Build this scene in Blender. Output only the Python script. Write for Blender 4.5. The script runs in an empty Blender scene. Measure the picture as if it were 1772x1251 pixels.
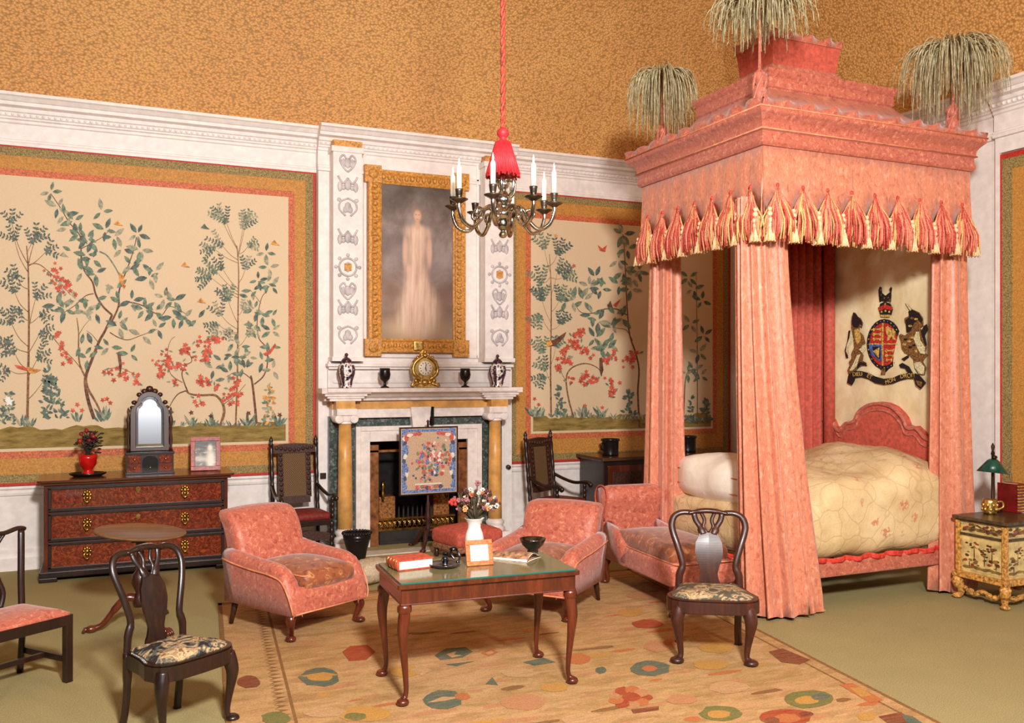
import bpy, math, random
from mathutils import Vector, Matrix
PI = math.pi
S = bpy.context.scene
COL = S.collection
RND = random.Random(7)

# ------------------------------------------------------------------ where things stand
FPX, HOR, CAMH, YAW = 1564.0, 648.0, 2.0, math.radians(24)
SN, CS = math.sin(YAW), math.cos(YAW)
def ray(px, py):
    u = (px-886)/FPX
    return (SN+u*CS, CS-u*SN, (HOR-py)/FPX)
def flo(px, py, z=0.0):
    d = ray(px, py); t = (z-CAMH)/d[2]
    return Vector((d[0]*t, d[1]*t, z))
def onY(px, py, Y):
    d = ray(px, py); t = Y/d[1]
    return Vector((d[0]*t, Y, CAMH+d[2]*t))
def onX(px, py, X):
    d = ray(px, py); t = X/d[0]
    return Vector((X, d[1]*t, CAMH+d[2]*t))

# ------------------------------------------------------------------ mesh builder
class MB:
    def __init__(self):
        self.v = []; self.f = []; self.m = []; self.s = []
    def add(self, vs, fs, mat=0, smooth=True):
        o = len(self.v)
        self.v += [Vector(p) for p in vs]
        for f in fs:
            self.f.append([i+o for i in f]); self.m.append(mat); self.s.append(smooth)
        return o
    def xf(self, start, M):
        for i in range(start, len(self.v)):
            self.v[i] = M @ self.v[i]
    def warp(self, start, fn):
        for i in range(start, len(self.v)):
            self.v[i] = Vector(fn(self.v[i]))
    def box(self, x0, y0, z0, x1, y1, z1, mat=0):
        vs = [(x, y, z) for z in (z0, z1) for y in (y0, y1) for x in (x0, x1)]
        fs = [(0,2,3,1),(4,5,7,6),(0,1,5,4),(2,6,7,3),(0,4,6,2),(1,3,7,5)]
        return self.add(vs, fs, mat, False)
    def rbox(self, c, size, r, n=5, bulge=(0,0,0), mat=0, fn=None):
        h = [s/2 for s in size]; r = min(r, min(h)*.999)
        def coords(hh):
            a = [-hh, -hh+.25*r, -hh+.6*r]
            k = [-(hh-r)+2*(hh-r)*i/n for i in range(n+1)]
            return a+k+[-x for x in reversed(a)]
        cc = [coords(x) for x in h]
        vs = []; idx = {}; fs = []
        def vid(p):
            k = (round(p[0], 5), round(p[1], 5), round(p[2], 5))
            if k not in idx:
                q = [max(-(h[i]-r), min(h[i]-r, p[i])) for i in range(3)]
                d = Vector([p[i]-q[i] for i in range(3)])
                L = d.length
                w = Vector(q)+(d/L*r if L > 1e-9 else d)
                t = [w[i]/h[i] for i in range(3)]
                b = Vector([bulge[i]*t[i]*(1-t[(i+1)%3]**2)*(1-t[(i+2)%3]**2) for i in range(3)])
                w = w+b+Vector(c)
                if fn: w = Vector(fn(w))
                idx[k] = len(vs); vs.append(w)
            return idx[k]
        for ax in range(3):
            a, b = (ax+1) % 3, (ax+2) % 3
            for sg in (-1, 1):
                for i in range(len(cc[a])-1):
                    for j in range(len(cc[b])-1):
                        q = []
                        for (ii, jj) in ((i,j),(i+1,j),(i+1,j+1),(i,j+1)):
                            p = [0,0,0]; p[ax] = sg*h[ax]; p[a] = cc[a][ii]; p[b] = cc[b][jj]
                            q.append(vid(p))
                        if sg < 0: q.reverse()
                        fs.append(q)
        return self.add(vs, fs, mat, True)
    def tube(self, pts, rad, n=10, mat=0, flat=1.0, up=None):
        pts = [Vector(p) for p in pts]; N = len(pts)
        if not isinstance(rad, (list, tuple)): rad = [rad]*N
        tg = []
        for i in range(N):
            t = pts[min(i+1, N-1)]-pts[max(i-1, 0)]
            tg.append(t.normalized() if t.length > 1e-9 else Vector((0,0,1)))
        u = Vector(up) if up else (Vector((1,0,0)) if abs(tg[0].x) < .9 else Vector((0,1,0)))
        vs = []; fs = []
        for i in range(N):
            u = (u-tg[i]*u.dot(tg[i]))
            u = u.normalized() if u.length > 1e-6 else tg[i].orthogonal().normalized()
            w = tg[i].cross(u)
            for k in range(n):
                a = 2*PI*k/n
                vs.append(pts[i]+(u*math.cos(a)+w*math.sin(a)*flat)*rad[i])
        for i in range(N-1):
            for k in range(n):
                fs.append((i*n+k, i*n+(k+1)%n, (i+1)*n+(k+1)%n, (i+1)*n+k))
        fs.append(tuple(reversed(range(n)))); fs.append(tuple((N-1)*n+k for k in range(n)))
        return self.add(vs, fs, mat, True)
    def lathe(self, prof, c=(0,0,0), n=24, mat=0, sx=1, sy=1):
        vs = []; fs = []; N = len(prof)
        for (r, z) in prof:
            for k in range(n):
                a = 2*PI*k/n
                vs.append((c[0]+r*sx*math.cos(a), c[1]+r*sy*math.sin(a), c[2]+z))
        for i in range(N-1):
            for k in range(n):
                fs.append((i*n+k, i*n+(k+1)%n, (i+1)*n+(k+1)%n, (i+1)*n+k))
        fs.append(tuple(reversed(range(n)))); fs.append(tuple((N-1)*n+k for k in range(n)))
        return self.add(vs, fs, mat, True)
    def ball(self, c, r, n=12, mat=0):
        if not isinstance(r, (list, tuple)): r = (r, r, r)
        o = self.lathe([(math.sin(PI*i/(n//2)) if 0 < i < n//2 else .02, -math.cos(PI*i/(n//2))) for i in range(n//2+1)], (0,0,0), n, mat)
        self.xf(o, Matrix.Translation(Vector(c)) @ Matrix.Diagonal((r[0], r[1], r[2], 1)))
        return o
    def prism(self, poly, fn, d0, d1, mat=0, side=None):
        """poly of 2-d points; fn(a, b, d) -> 3-d; extruded from depth d0 to d1"""
        n = len(poly)
        vs = [fn(a, b, d0) for a, b in poly]+[fn(a, b, d1) for a, b in poly]
        fs = [tuple(range(n)), tuple(reversed(range(n, 2*n)))]
        o = self.add(vs, fs, mat, False)
        o2 = self.add(vs, [(i, i+n, (i+1)%n+n, (i+1)%n) for i in range(n)], mat if side is None else side, False)
        return o
    def slab(self, outline, z0, z1, dome=0.0, mat=0, top=None, rim=0.0, rings=6):
        n = len(outline)
        cx = sum(p[0] for p in outline)/n; cy = sum(p[1] for p in outline)/n
        vs = [(x, y, z0) for x, y in outline]
        vs += [(x, y, z1-rim) for x, y in outline]
        fs = [tuple(reversed(range(n)))]+[(i, (i+1)%n, n+(i+1)%n, n+i) for i in range(n)]
        o = self.add(vs, fs, mat, False)
        vs = []; fs = []
        for k in range(rings+1):
            t = k/rings; sc = 1-t*.97
            if rim and k == 0: sc, z = 1, z1-rim
            else: z = z1+dome*math.sin(min(1, t*1.15)*PI/2)
            vs += [(cx+(x-cx)*sc, cy+(y-cy)*sc, z) for x, y in outline]
        for k in range(rings):
            fs += [(k*n+i, k*n+(i+1)%n, (k+1)*n+(i+1)%n, (k+1)*n+i) for i in range(n)]
        fs.append(tuple(rings*n+i for i in range(n)))
        self.add(vs, fs, mat if top is None else top, True)
        return o
    def grid(self, fn, nu, nv, mat=0, closed=False, smooth=True):
        vs = [fn(i/nu, j/nv) for j in range(nv+1) for i in range(nu+(0 if closed else 1))]
        w = nu+(0 if closed else 1); fs = []
        for j in range(nv):
            for i in range(nu):
                fs.append((j*w+i, j*w+(i+1)%w, (j+1)*w+(i+1)%w, (j+1)*w+i))
        return self.add(vs, fs, mat, smooth)
    def loft(self, secs, mat=0, closed=True, smooth=True):
        n = len(secs[0]); vs = [p for s_ in secs for p in s_]; fs = []
        for i in range(len(secs)-1):
            for k in range(n if closed else n-1):
                fs.append((i*n+k, i*n+(k+1)%n, (i+1)*n+(k+1)%n, (i+1)*n+k))
        if closed:
            fs.append(tuple(reversed(range(n)))); fs.append(tuple((len(secs)-1)*n+k for k in range(n)))
        return self.add(vs, fs, mat, smooth)
    def extrude(self, prof, fn, a, b, mat=0):
        """closed profile of (o, z) swept between stations a and b, fn(o, z, s)"""
        n = len(prof)
        vs = [fn(o, z, a) for o, z in prof]+[fn(o, z, b) for o, z in prof]
        fs = [(i, (i+1)%n, (i+1)%n+n, i+n) for i in range(n)]+[tuple(reversed(range(n))), tuple(range(n, 2*n))]
        return self.add(vs, fs, mat, False)
    def build(self, name, mats, parent=None, bevel=0, loc=None, sub=0):
        me = bpy.data.meshes.new(name)
        me.from_pydata([tuple(p) for p in self.v], [], self.f)
        if not isinstance(mats, (list, tuple)): mats = [mats]
        for m in mats: me.materials.append(m)
        me.polygons.foreach_set('material_index', self.m)
        me.polygons.foreach_set('use_smooth', self.s)
        me.update()
        ob = bpy.data.objects.new(name, me); COL.objects.link(ob)
        if parent: ob.parent = parent
        if loc: ob.location = loc
        if bevel:
            b = ob.modifiers.new('edge', 'BEVEL'); b.width = bevel; b.segments = 2; b.limit_method = 'ANGLE'; b.angle_limit = math.radians(50)
        if sub:
            b = ob.modifiers.new('soft', 'SUBSURF'); b.levels = sub; b.render_levels = sub
        return ob

def thing(name, label, cat, loc=(0,0,0), rotz=0.0, group=None):
    o = bpy.data.objects.new(name, None); COL.objects.link(o)
    o.empty_display_size = .1
    o.location = loc; o.rotation_euler = (0, 0, rotz)
    o['label'] = label; o['category'] = cat
    if group: o['group'] = group
    return o
def tag(o, label, cat, group=None):
    o['label'] = label; o['category'] = cat
    if group: o['group'] = group
    return o
def struct(o):
    o['kind'] = 'structure'; return o
def dup(root, loc=None, rotz=None, label=None, group=None):
    r = root.copy(); COL.objects.link(r)
    if loc is not None: r.location = loc
    if rotz is not None: r.rotation_euler = (0, 0, rotz)
    if label: r['label'] = label
    if group: r['group'] = group
    for ch in list(root.children):
        c = ch.copy(); COL.objects.link(c); c.parent = r
        for g in list(ch.children):
            d = g.copy(); COL.objects.link(d); d.parent = c
    return r
def spline(pts, k=6):
    P = [Vector(p) for p in pts]; out = []
    for i in range(len(P)-1):
        a, b, c, d = P[max(i-1,0)], P[i], P[i+1], P[min(i+2,len(P)-1)]
        for j in range(k):
            t = j/k
            out.append(.5*((2*b)+(c-a)*t+(2*a-5*b+4*c-d)*t*t+(3*b-a-3*c+d)*t**3))
    out.append(P[-1]); return out
def spl1(pairs, x):
    """smooth value through (x, y) pairs"""
    for i in range(len(pairs)-1):
        if x <= pairs[i+1][0]:
            t = (x-pairs[i][0])/max(1e-9, pairs[i+1][0]-pairs[i][0]); t = max(0, min(1, t))
            t = t*t*(3-2*t)
            return pairs[i][1]*(1-t)+pairs[i+1][1]*t
    return pairs[-1][1]
def rrect(x0, y0, x1, y1, r, n=5):
    out = []
    for cx, cy, a0 in ((x1-r, y1-r, 0), (x0+r, y1-r, 90), (x0+r, y0+r, 180), (x1-r, y0+r, 270)):
        for i in range(n+1):
            a = math.radians(a0+90*i/n); out.append((cx+r*math.cos(a), cy+r*math.sin(a)))
    return out

# ------------------------------------------------------------------ materials
def lin(c):
    return tuple((x/255/12.92 if x/255 <= .04045 else ((x/255+.055)/1.055)**2.4) for x in c)+(1,)
class N:
    def __init__(self, name, rough=.6, metal=0.0, spec=.4):
        self.m = bpy.data.materials.new(name); self.m.use_nodes = True
        self.t = self.m.node_tree; self.b = self.t.nodes['Principled BSDF']
        self.b.inputs['Roughness'].default_value = rough
        self.b.inputs['Metallic'].default_value = metal
        self.b.inputs['Specular IOR Level'].default_value = spec
        self.tc = self.t.nodes.new('ShaderNodeTexCoord')
    def n(self, kind, **kw):
        x = self.t.nodes.new(kind)
        for k, v in kw.items():
            if k in x.inputs: x.inputs[k].default_value = v
            else: setattr(x, k, v)
        return x
    def l(self, a, b): self.t.links.new(a, b)
    def coord(self, scale=(1,1,1), rot=(0,0,0), src='Object'):
        mp = self.n('ShaderNodeMapping'); mp.inputs['Scale'].default_value = scale; mp.inputs['Rotation'].default_value = rot
        self.l(self.tc.outputs[src], mp.inputs['Vector']); return mp.outputs['Vector']
    def noise(self, vec, scale=5.0, detail=4.0, rough=.55, dist=0.0):
        x = self.n('ShaderNodeTexNoise', Scale=scale, Detail=detail, Roughness=rough, Distortion=dist); self.l(vec, x.inputs['Vector']); return x.outputs['Fac']
    def voro(self, vec, scale=5.0, out='Distance', feature='F1'):
        x = self.n('ShaderNodeTexVoronoi', Scale=scale); x.feature = feature; self.l(vec, x.inputs['Vector']); return x.outputs[out]
    def ramp(self, fac, stops, mode='LINEAR'):
        x = self.n('ShaderNodeValToRGB'); x.color_ramp.interpolation = mode
        e = x.color_ramp.elements
        while len(e) < len(stops): e.new(.5)
        for i, (p, c) in enumerate(stops):
            e[i].position = p; e[i].color = lin(c) if len(c) == 3 else c
        self.l(fac, x.inputs['Fac']); return x.outputs['Color']
    def mix(self, a, b, fac, blend='MIX'):
        x = self.n('ShaderNodeMix'); x.data_type = 'RGBA'; x.blend_type = blend
        for v, s in ((a, x.inputs[6]), (b, x.inputs[7]), (fac, x.inputs[0])):
            if isinstance(v, (tuple, list)): s.default_value = lin(v) if len(v) == 3 else v
            elif isinstance(v, (int, float)): s.default_value = v
            else: self.l(v, s)
        return x.outputs[2]
    def math(self, op, a, b=0.0):
        x = self.n('ShaderNodeMath'); x.operation = op
        for v, s in ((a, x.inputs[0]), (b, x.inputs[1])):
            if isinstance(v, (int, float)): s.default_value = v
            else: self.l(v, s)
        return x.outputs[0]
    def base(self, c):
        if isinstance(c, (tuple, list)): self.b.inputs['Base Color'].default_value = lin(c) if len(c) == 3 else c
        else: self.l(c, self.b.inputs['Base Color'])
    def bump(self, h, strength=.3, dist=.01):
        x = self.n('ShaderNodeBump', Strength=strength, Distance=dist); self.l(h, x.inputs['Height']); self.l(x.outputs['Normal'], self.b.inputs['Normal'])

def plain(name, c, rough=.6, metal=0.0, spec=.4, var=.12, scale=12.0, bump=0.0):
    q = N(name, rough, metal, spec); v = q.coord()
    f = q.noise(v, scale, 5)
    d = tuple(max(0, x*(1-var*1.6)) for x in c); l_ = tuple(min(255, x*(1+var)) for x in c)
    q.base(q.ramp(f, [(.3, d), (.7, l_)]))
    if bump: q.bump(q.noise(v, scale*6, 3), bump, .004)
    return q.m
def brocade(name, c0, c1, c2, scale=9.0, rough=.5, st=1.0):
    q = N(name, rough, 0, .45); v = q.coord()
    a = q.noise(q.coord((1,1,st)), scale, 4, .6, .8); b = q.noise(v, scale*9, 2, .5); w = q.noise(q.coord((1,1,.08)), scale*4, 2, .5)
    base = q.ramp(a, [(.34, c0), (.46, c1), (.55, c1), (.68, c2)])
    base = q.mix(base, q.ramp(w, [(.35, (112,96,90)), (.65, (150,140,136))]), .38 if st < 1 else .15, 'OVERLAY')
    q.base(q.mix(base, q.ramp(b, [(.3, (120,70,50)), (.7, (255,225,200))]), .16, 'OVERLAY'))
    q.b.inputs['Sheen Weight'].default_value = .25
    q.bump(b, .12, .004); return q.m
def wood(name, c0, c1, rough=.28, scale=2.2, ax=2):
    q = N(name, rough, 0, .5)
    sc = [9, 9, 9]; sc[ax] = 1.2; v = q.coord(tuple(sc))
    a = q.noise(v, scale, 6, .6, 1.2); b = q.noise(q.coord((30,30,30)), 1.4, 3)
    col = q.ramp(a, [(.28, c0), (.52, tuple((x+y)/2 for x, y in zip(c0, c1))), (.72, c1)])
    q.base(q.mix(col, q.ramp(b, [(.3, (70,50,40)), (.7, (190,170,150))]), .18, 'OVERLAY'))
    q.b.inputs['Coat Weight'].default_value = .2; q.b.inputs['Coat Roughness'].default_value = .15
    return q.m
def metal(name, c, rough=.25, dark=.5, scale=20):
    q = N(name, rough, 1.0); f = q.noise(q.coord(), scale, 4)
    q.base(q.ramp(f, [(.32, tuple(x*dark for x in c)), (.62, c)])); return q.m

white = plain('white_paint', (238,228,222), .45, var=.03)
white_shade = plain('white_marble', (236,222,214), .3, var=.05)
relief_grey = plain('grey_relief_paint', (200,190,190), .5, var=.08)
gold = metal('gilt', (238,198,116), .36, .6, 30)
gilt_paint = plain('gilded_plaster', (206,144,66), .4, var=.2, scale=45, bump=.5)
brass = metal('brass', (222,180,92), .25, .6)
iron = plain('dark_iron', (40,34,30), .5, var=.2)
black = plain('black_lacquer', (24,20,20), .25, var=.2)
soot = plain('soot', (30,24,22), .9, var=.3)
silver = metal('silver', (215,205,190), .18, .6, 14)
pewter = metal('dark_silver', (120,120,130), .22, .5, 14)
ochre_marble = plain('ochre_marble', (216,158,86), .35, var=.1, scale=7)
q = N('green_marble', .25); v = q.coord()
q.base(q.ramp(q.noise(v, 22, 8, .7, 1.0), [(.3, (34,42,42)), (.52, (74,84,80)), (.7, (150,152,146))])); green_marble = q.m
pink = brocade('coral_brocade', (160,76,58), (190,104,82), (218,150,118), 30)
pink_drape = brocade('coral_silk', (196,118,92), (214,146,114), (234,180,150), 36, .42, .55)
pink_plain = plain('coral_velvet', (196,88,70), .7, var=.1, scale=30)
cushion_mat = brocade('flowered_brocade', (104,50,32), (150,84,50), (204,146,92), 16)
piping_mat = plain('gold_piping', (214,136,96), .6)
walnut = wood('walnut', (40,17,11), (84,37,22), .42)
mahogany = wood('mahogany', (64,24,14), (118,52,28), .25, 1.6)
burr = N('burr_veneer', .22, 0, .5); v = burr.coord()
burr.base(burr.ramp(burr.noise(v, 16, 8, .7, 2.5), [(.3, (50,15,9)), (.5, (108,40,21)), (.68, (168,78,40))]))
burr.b.inputs['Coat Weight'].default_value = .4; burr = burr.m
darkwood = wood('dark_oak', (22,11,9), (52,27,19), .35)
candle_mat = plain('candle_wax', (250,240,220), .4, var=.03)
red_silk = plain('red_silk', (208,40,48), .5, var=.15, scale=40)
red_leather = plain('red_leather', (190,72,46), .4, var=.2, scale=30)
paper = plain('paper', (238,226,206), .7, var=.06, scale=40)
ivory = plain('ivory_silk', (238,222,186), .38, var=.06)
# ------------------------------------------------------------------ the room
YB, XR, XL = 10.5, 8.06, -2.7          # back wall, right wall, left wall
def gold_weave():
    q = N('gold_woven_paper', .5, 0, .4); v = q.coord((1, 1, 1.35))
    d = q.voro(v, 33); big = q.noise(q.coord(), .9, 4); fine = q.noise(q.coord(), 70, 3)
    col = q.ramp(d, [(.05, (240,204,136)), (.4, (222,182,112)), (.8, (190,144,82))])
    col = q.mix(col, q.ramp(fine, [(.3, (100,80,60)), (.7, (215,195,160))]), .3, 'OVERLAY')
    q.base(q.mix(col, q.ramp(big, [(.35, (110,95,85)), (.65, (150,140,130))]), .3, 'OVERLAY'))
    inv = q.math('SUBTRACT', 1.0, d)
    q.bump(inv, .55, .02); return q.m
def gold_silk(name, c, red=False):
    q = N(name, .6, 0, .3); f = q.noise(q.coord(), 60, 4, .6); w = q.noise(q.coord((2,2,40)), 6, 3)
    col = q.ramp(f, [(.3, tuple(x*.84 for x in c)), (.7, tuple(min(255, x*1.1) for x in c))])
    q.base(q.mix(col, q.ramp(w, [(.3, (90,80,70)), (.7, (170,160,150))]), .3, 'OVERLAY')); return q.m
weave = gold_weave()
ochre_silk = gold_silk('ochre_silk', (206,150,74))
def soft_silk(name, c):
    q = N(name, .6, 0, .3); f = q.noise(q.coord((14,14,90)), 4, 3, .6); q.base(q.ramp(f, [(.3, tuple(x*.95 for x in c)), (.7, tuple(min(255, x*1.03) for x in c))])); return q.m
cream_silk = soft_silk('cream_silk', (222,196,160))
q = N('carpet_pile', .95, 0, .1); f = q.noise(q.coord(), 140, 3); g = q.noise(q.coord(), 2.2, 4)
c = q.ramp(f, [(.3, (148,136,92)), (.7, (196,180,128))])
q.base(q.mix(c, q.ramp(g, [(.3, (118,116,112)), (.7, (140,136,130))]), .4, 'OVERLAY')); q.bump(f, .5, .006); carpet = q.m

b = MB(); b.box(XL, 1.2, -.06, XR, YB+.2, 0); struct(b.build('floor', carpet))
b = MB(); b.box(XL, YB, 0, 2.68, YB+.15, 4.84); b.box(4.04, YB, 0, XR+.2, YB+.15, 4.84); b.box(2.68, YB, 1.44, 4.04, YB+.15, 4.84); struct(b.build('wall_back', white))
b = MB(); b.box(XR, 1.2, 0, XR+.15, YB, 4.84); struct(b.build('wall_right', white))
b = MB(); b.box(XL-.15, 1.2, 0, XL, YB+.15, 8.1); struct(b.build('wall_left', plain('low_bounce_brown', (70,48,34), .6)))  # unseen wall, its dark brown made up to reduce bounced light

# coved ceiling rising behind the cornice, covered with the same woven gold paper
R_, Z0 = 3.2, 4.80
def cv(t):
    a = t*PI/2
    return R_*(1-math.cos(a)), Z0+R_*math.sin(a)
b = MB()
def f1(u, t):
    d, z = cv(t); x1 = XR-d
    return (XL+(x1-XL)*u, YB-d, z)
def f2(u, t):
    d, z = cv(t); y1 = YB-d
    return (XR-d, y1+(1.2-y1)*u, z)
b.grid(f1, 16, 20); b.grid(f2, 16, 20)
b.grid(lambda u, t: (XL+(XR-R_-XL)*u, 1.2+(YB-R_-1.2)*t, Z0+R_), 2, 2)
struct(b.build('ceiling', weave))

# entablature
PROF = [(0,4.33),(.04,4.33),(.045,4.36),(.03,4.375),(.03,4.39),(.018,4.40),(.018,4.555),(.035,4.565),(.035,4.59),(.055,4.60),(.055,4.615),
        (.07,4.625),(.07,4.655),(.09,4.665),(.10,4.70),(.15,4.715),(.15,4.75),(.165,4.755),(.195,4.79),(.215,4.80),(.215,4.83),(0,4.83)]
def cornice(name, fn, a, c_):
    b = MB(); b.extrude(PROF, fn, a, c_)
    n = int(abs(c_-a)/.055)
    for i in range(n):
        s_ = a+(c_-a)*(i+.5)/n; p = fn(.068, 4.64, s_)
        o = b.ball((0,0,0), .017, 6); b.xf(o, Matrix.Translation(Vector(p)))
    return struct(b.build(name, white))
YC = 10.34                                  # face of the chimney breast
CX0, CX1 = 2.18, 4.60
cornice('trim_1', lambda o, z, s_: (s_, YB-o, z), XL, CX0)
cornice('trim_2', lambda o, z, s_: (s_, YC-o, z), CX0-.01, CX1+.01)
cornice('trim_3', lambda o, z, s_: (s_, YB-o, z), CX1, XR)
YP = 4.96                                   # where the right wall breaks forward
yp0 = onX(1722, 300, XR-.05).y
cornice('trim_4', lambda o, z, s_: (XR-o, s_, z), YB, yp0)
cornice('trim_5', lambda o, z, s_: (XR-.05-o, s_, z), yp0, 1.3)
b = MB(); b.box(CX0, YC, 0, 2.58, YB, 4.82); b.box(4.15, YC, 0, CX1, YB, 4.82); b.box(2.58, YC, 1.42, 4.15, YB, 4.82)
struct(b.build('trim_6', white))            # chimney breast
# chair rail, dado and skirting
RAIL = [(0,.765),(.02,.765),(.025,.79),(.015,.80),(.015,.82),(.035,.835),(.035,.86),(0,.86)]
SKIRT = [(0,0),(.035,0),(.035,.13),(.028,.15),(.018,.17),(.018,.21),(.008,.225),(0,.225)]
for i, (a, c_) in enumerate(((XL, CX0), (CX1, XR))):
    b = MB(); b.extrude(RAIL, lambda o, z, s_: (s_, YB-o, z), a, c_); struct(b.build('trim_%d' % (7+i), white))
    b = MB(); b.extrude(SKIRT, lambda o, z, s_: (s_, YB-o, z), a, c_); struct(b.build('baseboard_back' if i == 0 else 'baseboard_back_right', white))
b = MB(); b.extrude(SKIRT, lambda o, z, s_: (XR-o, s_, z), YB, 1.3); struct(b.build('baseboard_right', white))
# raised architrave on the right wall around its gold panel
b = MB(); b.extrude([(0,0),(.05,0),(.05,4.33),(0,4.33)], lambda o, z, s_: (XR-o, s_, z), yp0, onX(1728, 300, XR-.05).y)
b.box(XR-.05, 1.3, 4.18, XR, onX(1728, 300, XR-.05).y, 4.34)
struct(b.build('trim_9', white))

# ------------------------------------------------------------------ painted wall hangings
olive_band = plain('olive_braid', (146,124,76), .7, var=.28, scale=70)
red_band = plain('red_braid', (190,52,40), .6, var=.15, scale=60)
rust_band = plain('rust_braid', (200,106,66), .6, var=.2, scale=80)
q = N('meadow_paint', .7, 0, .2); f = q.noise(q.coord((1,1,4)), 5, 6, .65)
q.base(q.ramp(f, [(.3, (104,80,34)), (.5, (142,118,62)), (.7, (170,142,84))])); meadow = q.m
bark = plain('bark_paint', (132,92,60), .7, var=.3, scale=30)
bark_dark = plain('dark_bark_paint', (108,70,50), .7, var=.3, scale=30)
leaf_g = plain('leaf_green_paint', (110,128,106), .7, var=.25, scale=25)
leaf_d = plain('leaf_dark_paint', (90,106,96), .7, var=.25, scale=25)
leaf_p = plain('leaf_pale_paint', (158,156,130), .7, var=.2, scale=25)
red_p = plain('red_paint', (204,88,64), .7, var=.2, scale=30)
orange_p = plain('orange_paint', (226,150,70), .7, var=.2, scale=30)
white_p = plain('white_flower_paint', (246,238,226), .7, var=.03)
PMATS = [cream_silk, meadow, bark, bark_dark, leaf_g, leaf_d, leaf_p, red_p, orange_p, white_p]
class Mural:
    def __init__(self, y):
        self.b = MB(); self.y = y; self.k = 0
    def P(self, p, lay):
        q_ = onY(p[0], p[1], YB-.04); return Vector((q_.x, self.y-lay-.00002*(self.k % 40), q_.z))
    def poly(self, pts, lay, mat):
        self.k += 1
        self.b.add([self.P(p, lay) for p in pts], [tuple(range(len(pts)))], mat, False)
    def br(self, pts, w0, w1, mat=2, lay=.003):
        self.k += 1
        sp = [self.P((p[0], p[1]), lay) for p in spline([(x, y, 0) for x, y in pts], 5)]
        n = len(sp); vs = []
        for i, p in enumerate(sp):
            t = sp[min(i+1, n-1)]-sp[max(i-1, 0)]; t.y = 0; t.normalize()
            nn = Vector((-t.z, 0, t.x)); w = (w0+(w1-w0)*i/(n-1))*.0040
            vs += [p+nn*w, p-nn*w]
        self.b.add(vs, [(2*i, 2*i+1, 2*i+3, 2*i+2) for i in range(n-1)], mat, False)
    def leaf(self, x, y, ang, L, mat=4, w=.34, lay=.006):
        c_, s_ = math.cos(ang), math.sin(ang)
        pts = []
        for t, d in ((0,0),(.25,w*.8),(.5,w),(.78,w*.6),(1,0),(.78,-w*.6),(.5,-w),(.25,-w*.8)):
            a, bb = t*L, d*L*.6
            pts.append((x+a*c_-bb*s_, y+a*s_+bb*c_))
        self.poly(pts, lay, mat)
    def flower(self, x, y, r, mat=7):
        n = 5; a0 = RND.uniform(0, 6)
        pts = []
        for i in range(n*2):
            rr = r if i % 2 == 0 else r*.5
            pts.append((x+rr*math.cos(a0+i*PI/n), y+rr*math.sin(a0+i*PI/n)))
        self.poly(pts, .009, mat)
    def sprig(self, x, y, n=4, L=20, mats=(4,4,5,6), spread=PI*2, a0=None):
        a0 = RND.uniform(0, 6.28) if a0 is None else a0
        for i in range(n):
            a = a0+spread*(i/max(1, n)-.5)+RND.uniform(-.3, .3)
            self.leaf(x+3*math.cos(a), y+3*math.sin(a), a, L*RND.uniform(.75, 1.15), RND.choice(mats))
    def feather(self, x, y, ang, L, mat=5, step=5.0, ll=6.0):
        """a compound leaf: small leaflets along a stem"""
        c_, s_ = math.cos(ang), math.sin(ang)
        self.br([(x, y), (x+c_*L*.5, y+s_*L*.5), (x+c_*L, y+s_*L)], .7, .3, 2)
        n = int(L/step)
        for i in range(n+1):
            t = i/n*L
            for sg in (-1, 1):
                self.leaf(x+c_*t, y+s_*t, ang+sg*1.0+RND.uniform(-.2, .2), ll*RND.uniform(.8, 1.2), mat, .42)
    def frond(self, x, y, r, n=6, mats=(5,), a0=-PI/2, spread=3.6, ll=6.0):
        for i in range(n):
            a = a0+spread*(i/(n-1)-.5)
            self.feather(x, y, a, r*RND.uniform(.75, 1.1), RND.choice(mats), 4.6, ll)
    def blooms(self, pts, n, spread, r=5.5):
        for (x, y) in pts:
            for _ in range(n):
                self.flower(x+RND.gauss(0, spread), y+RND.gauss(0, spread), r*RND.uniform(.6, 1.15), 7)
            for _ in range(n//2):
                self.leaf(x+RND.gauss(0, spread), y+RND.gauss(0, spread), RND.uniform(0, 6.28), 8, RND.choice((4, 6)))
    def tuft(self, x, y, h, n=8, mats=(4,5,6)):
        for _ in range(n):
            self.leaf(x+RND.uniform(-5, 5), y, -PI/2+RND.uniform(-.8, .8), h*RND.uniform(.6, 1.1), RND.choice(mats), .18)
    def bush(self, x, y, w, h, n, mats=(4,5,5)):
        for _ in range(n):
            t = RND.random()
            px, py = x+RND.uniform(-w, w)*(1-t*.85), y-h*t
            self.leaf(px, py, RND.uniform(-PI, 0.2), RND.uniform(7, 11), RND.choice(mats), .4)

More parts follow.
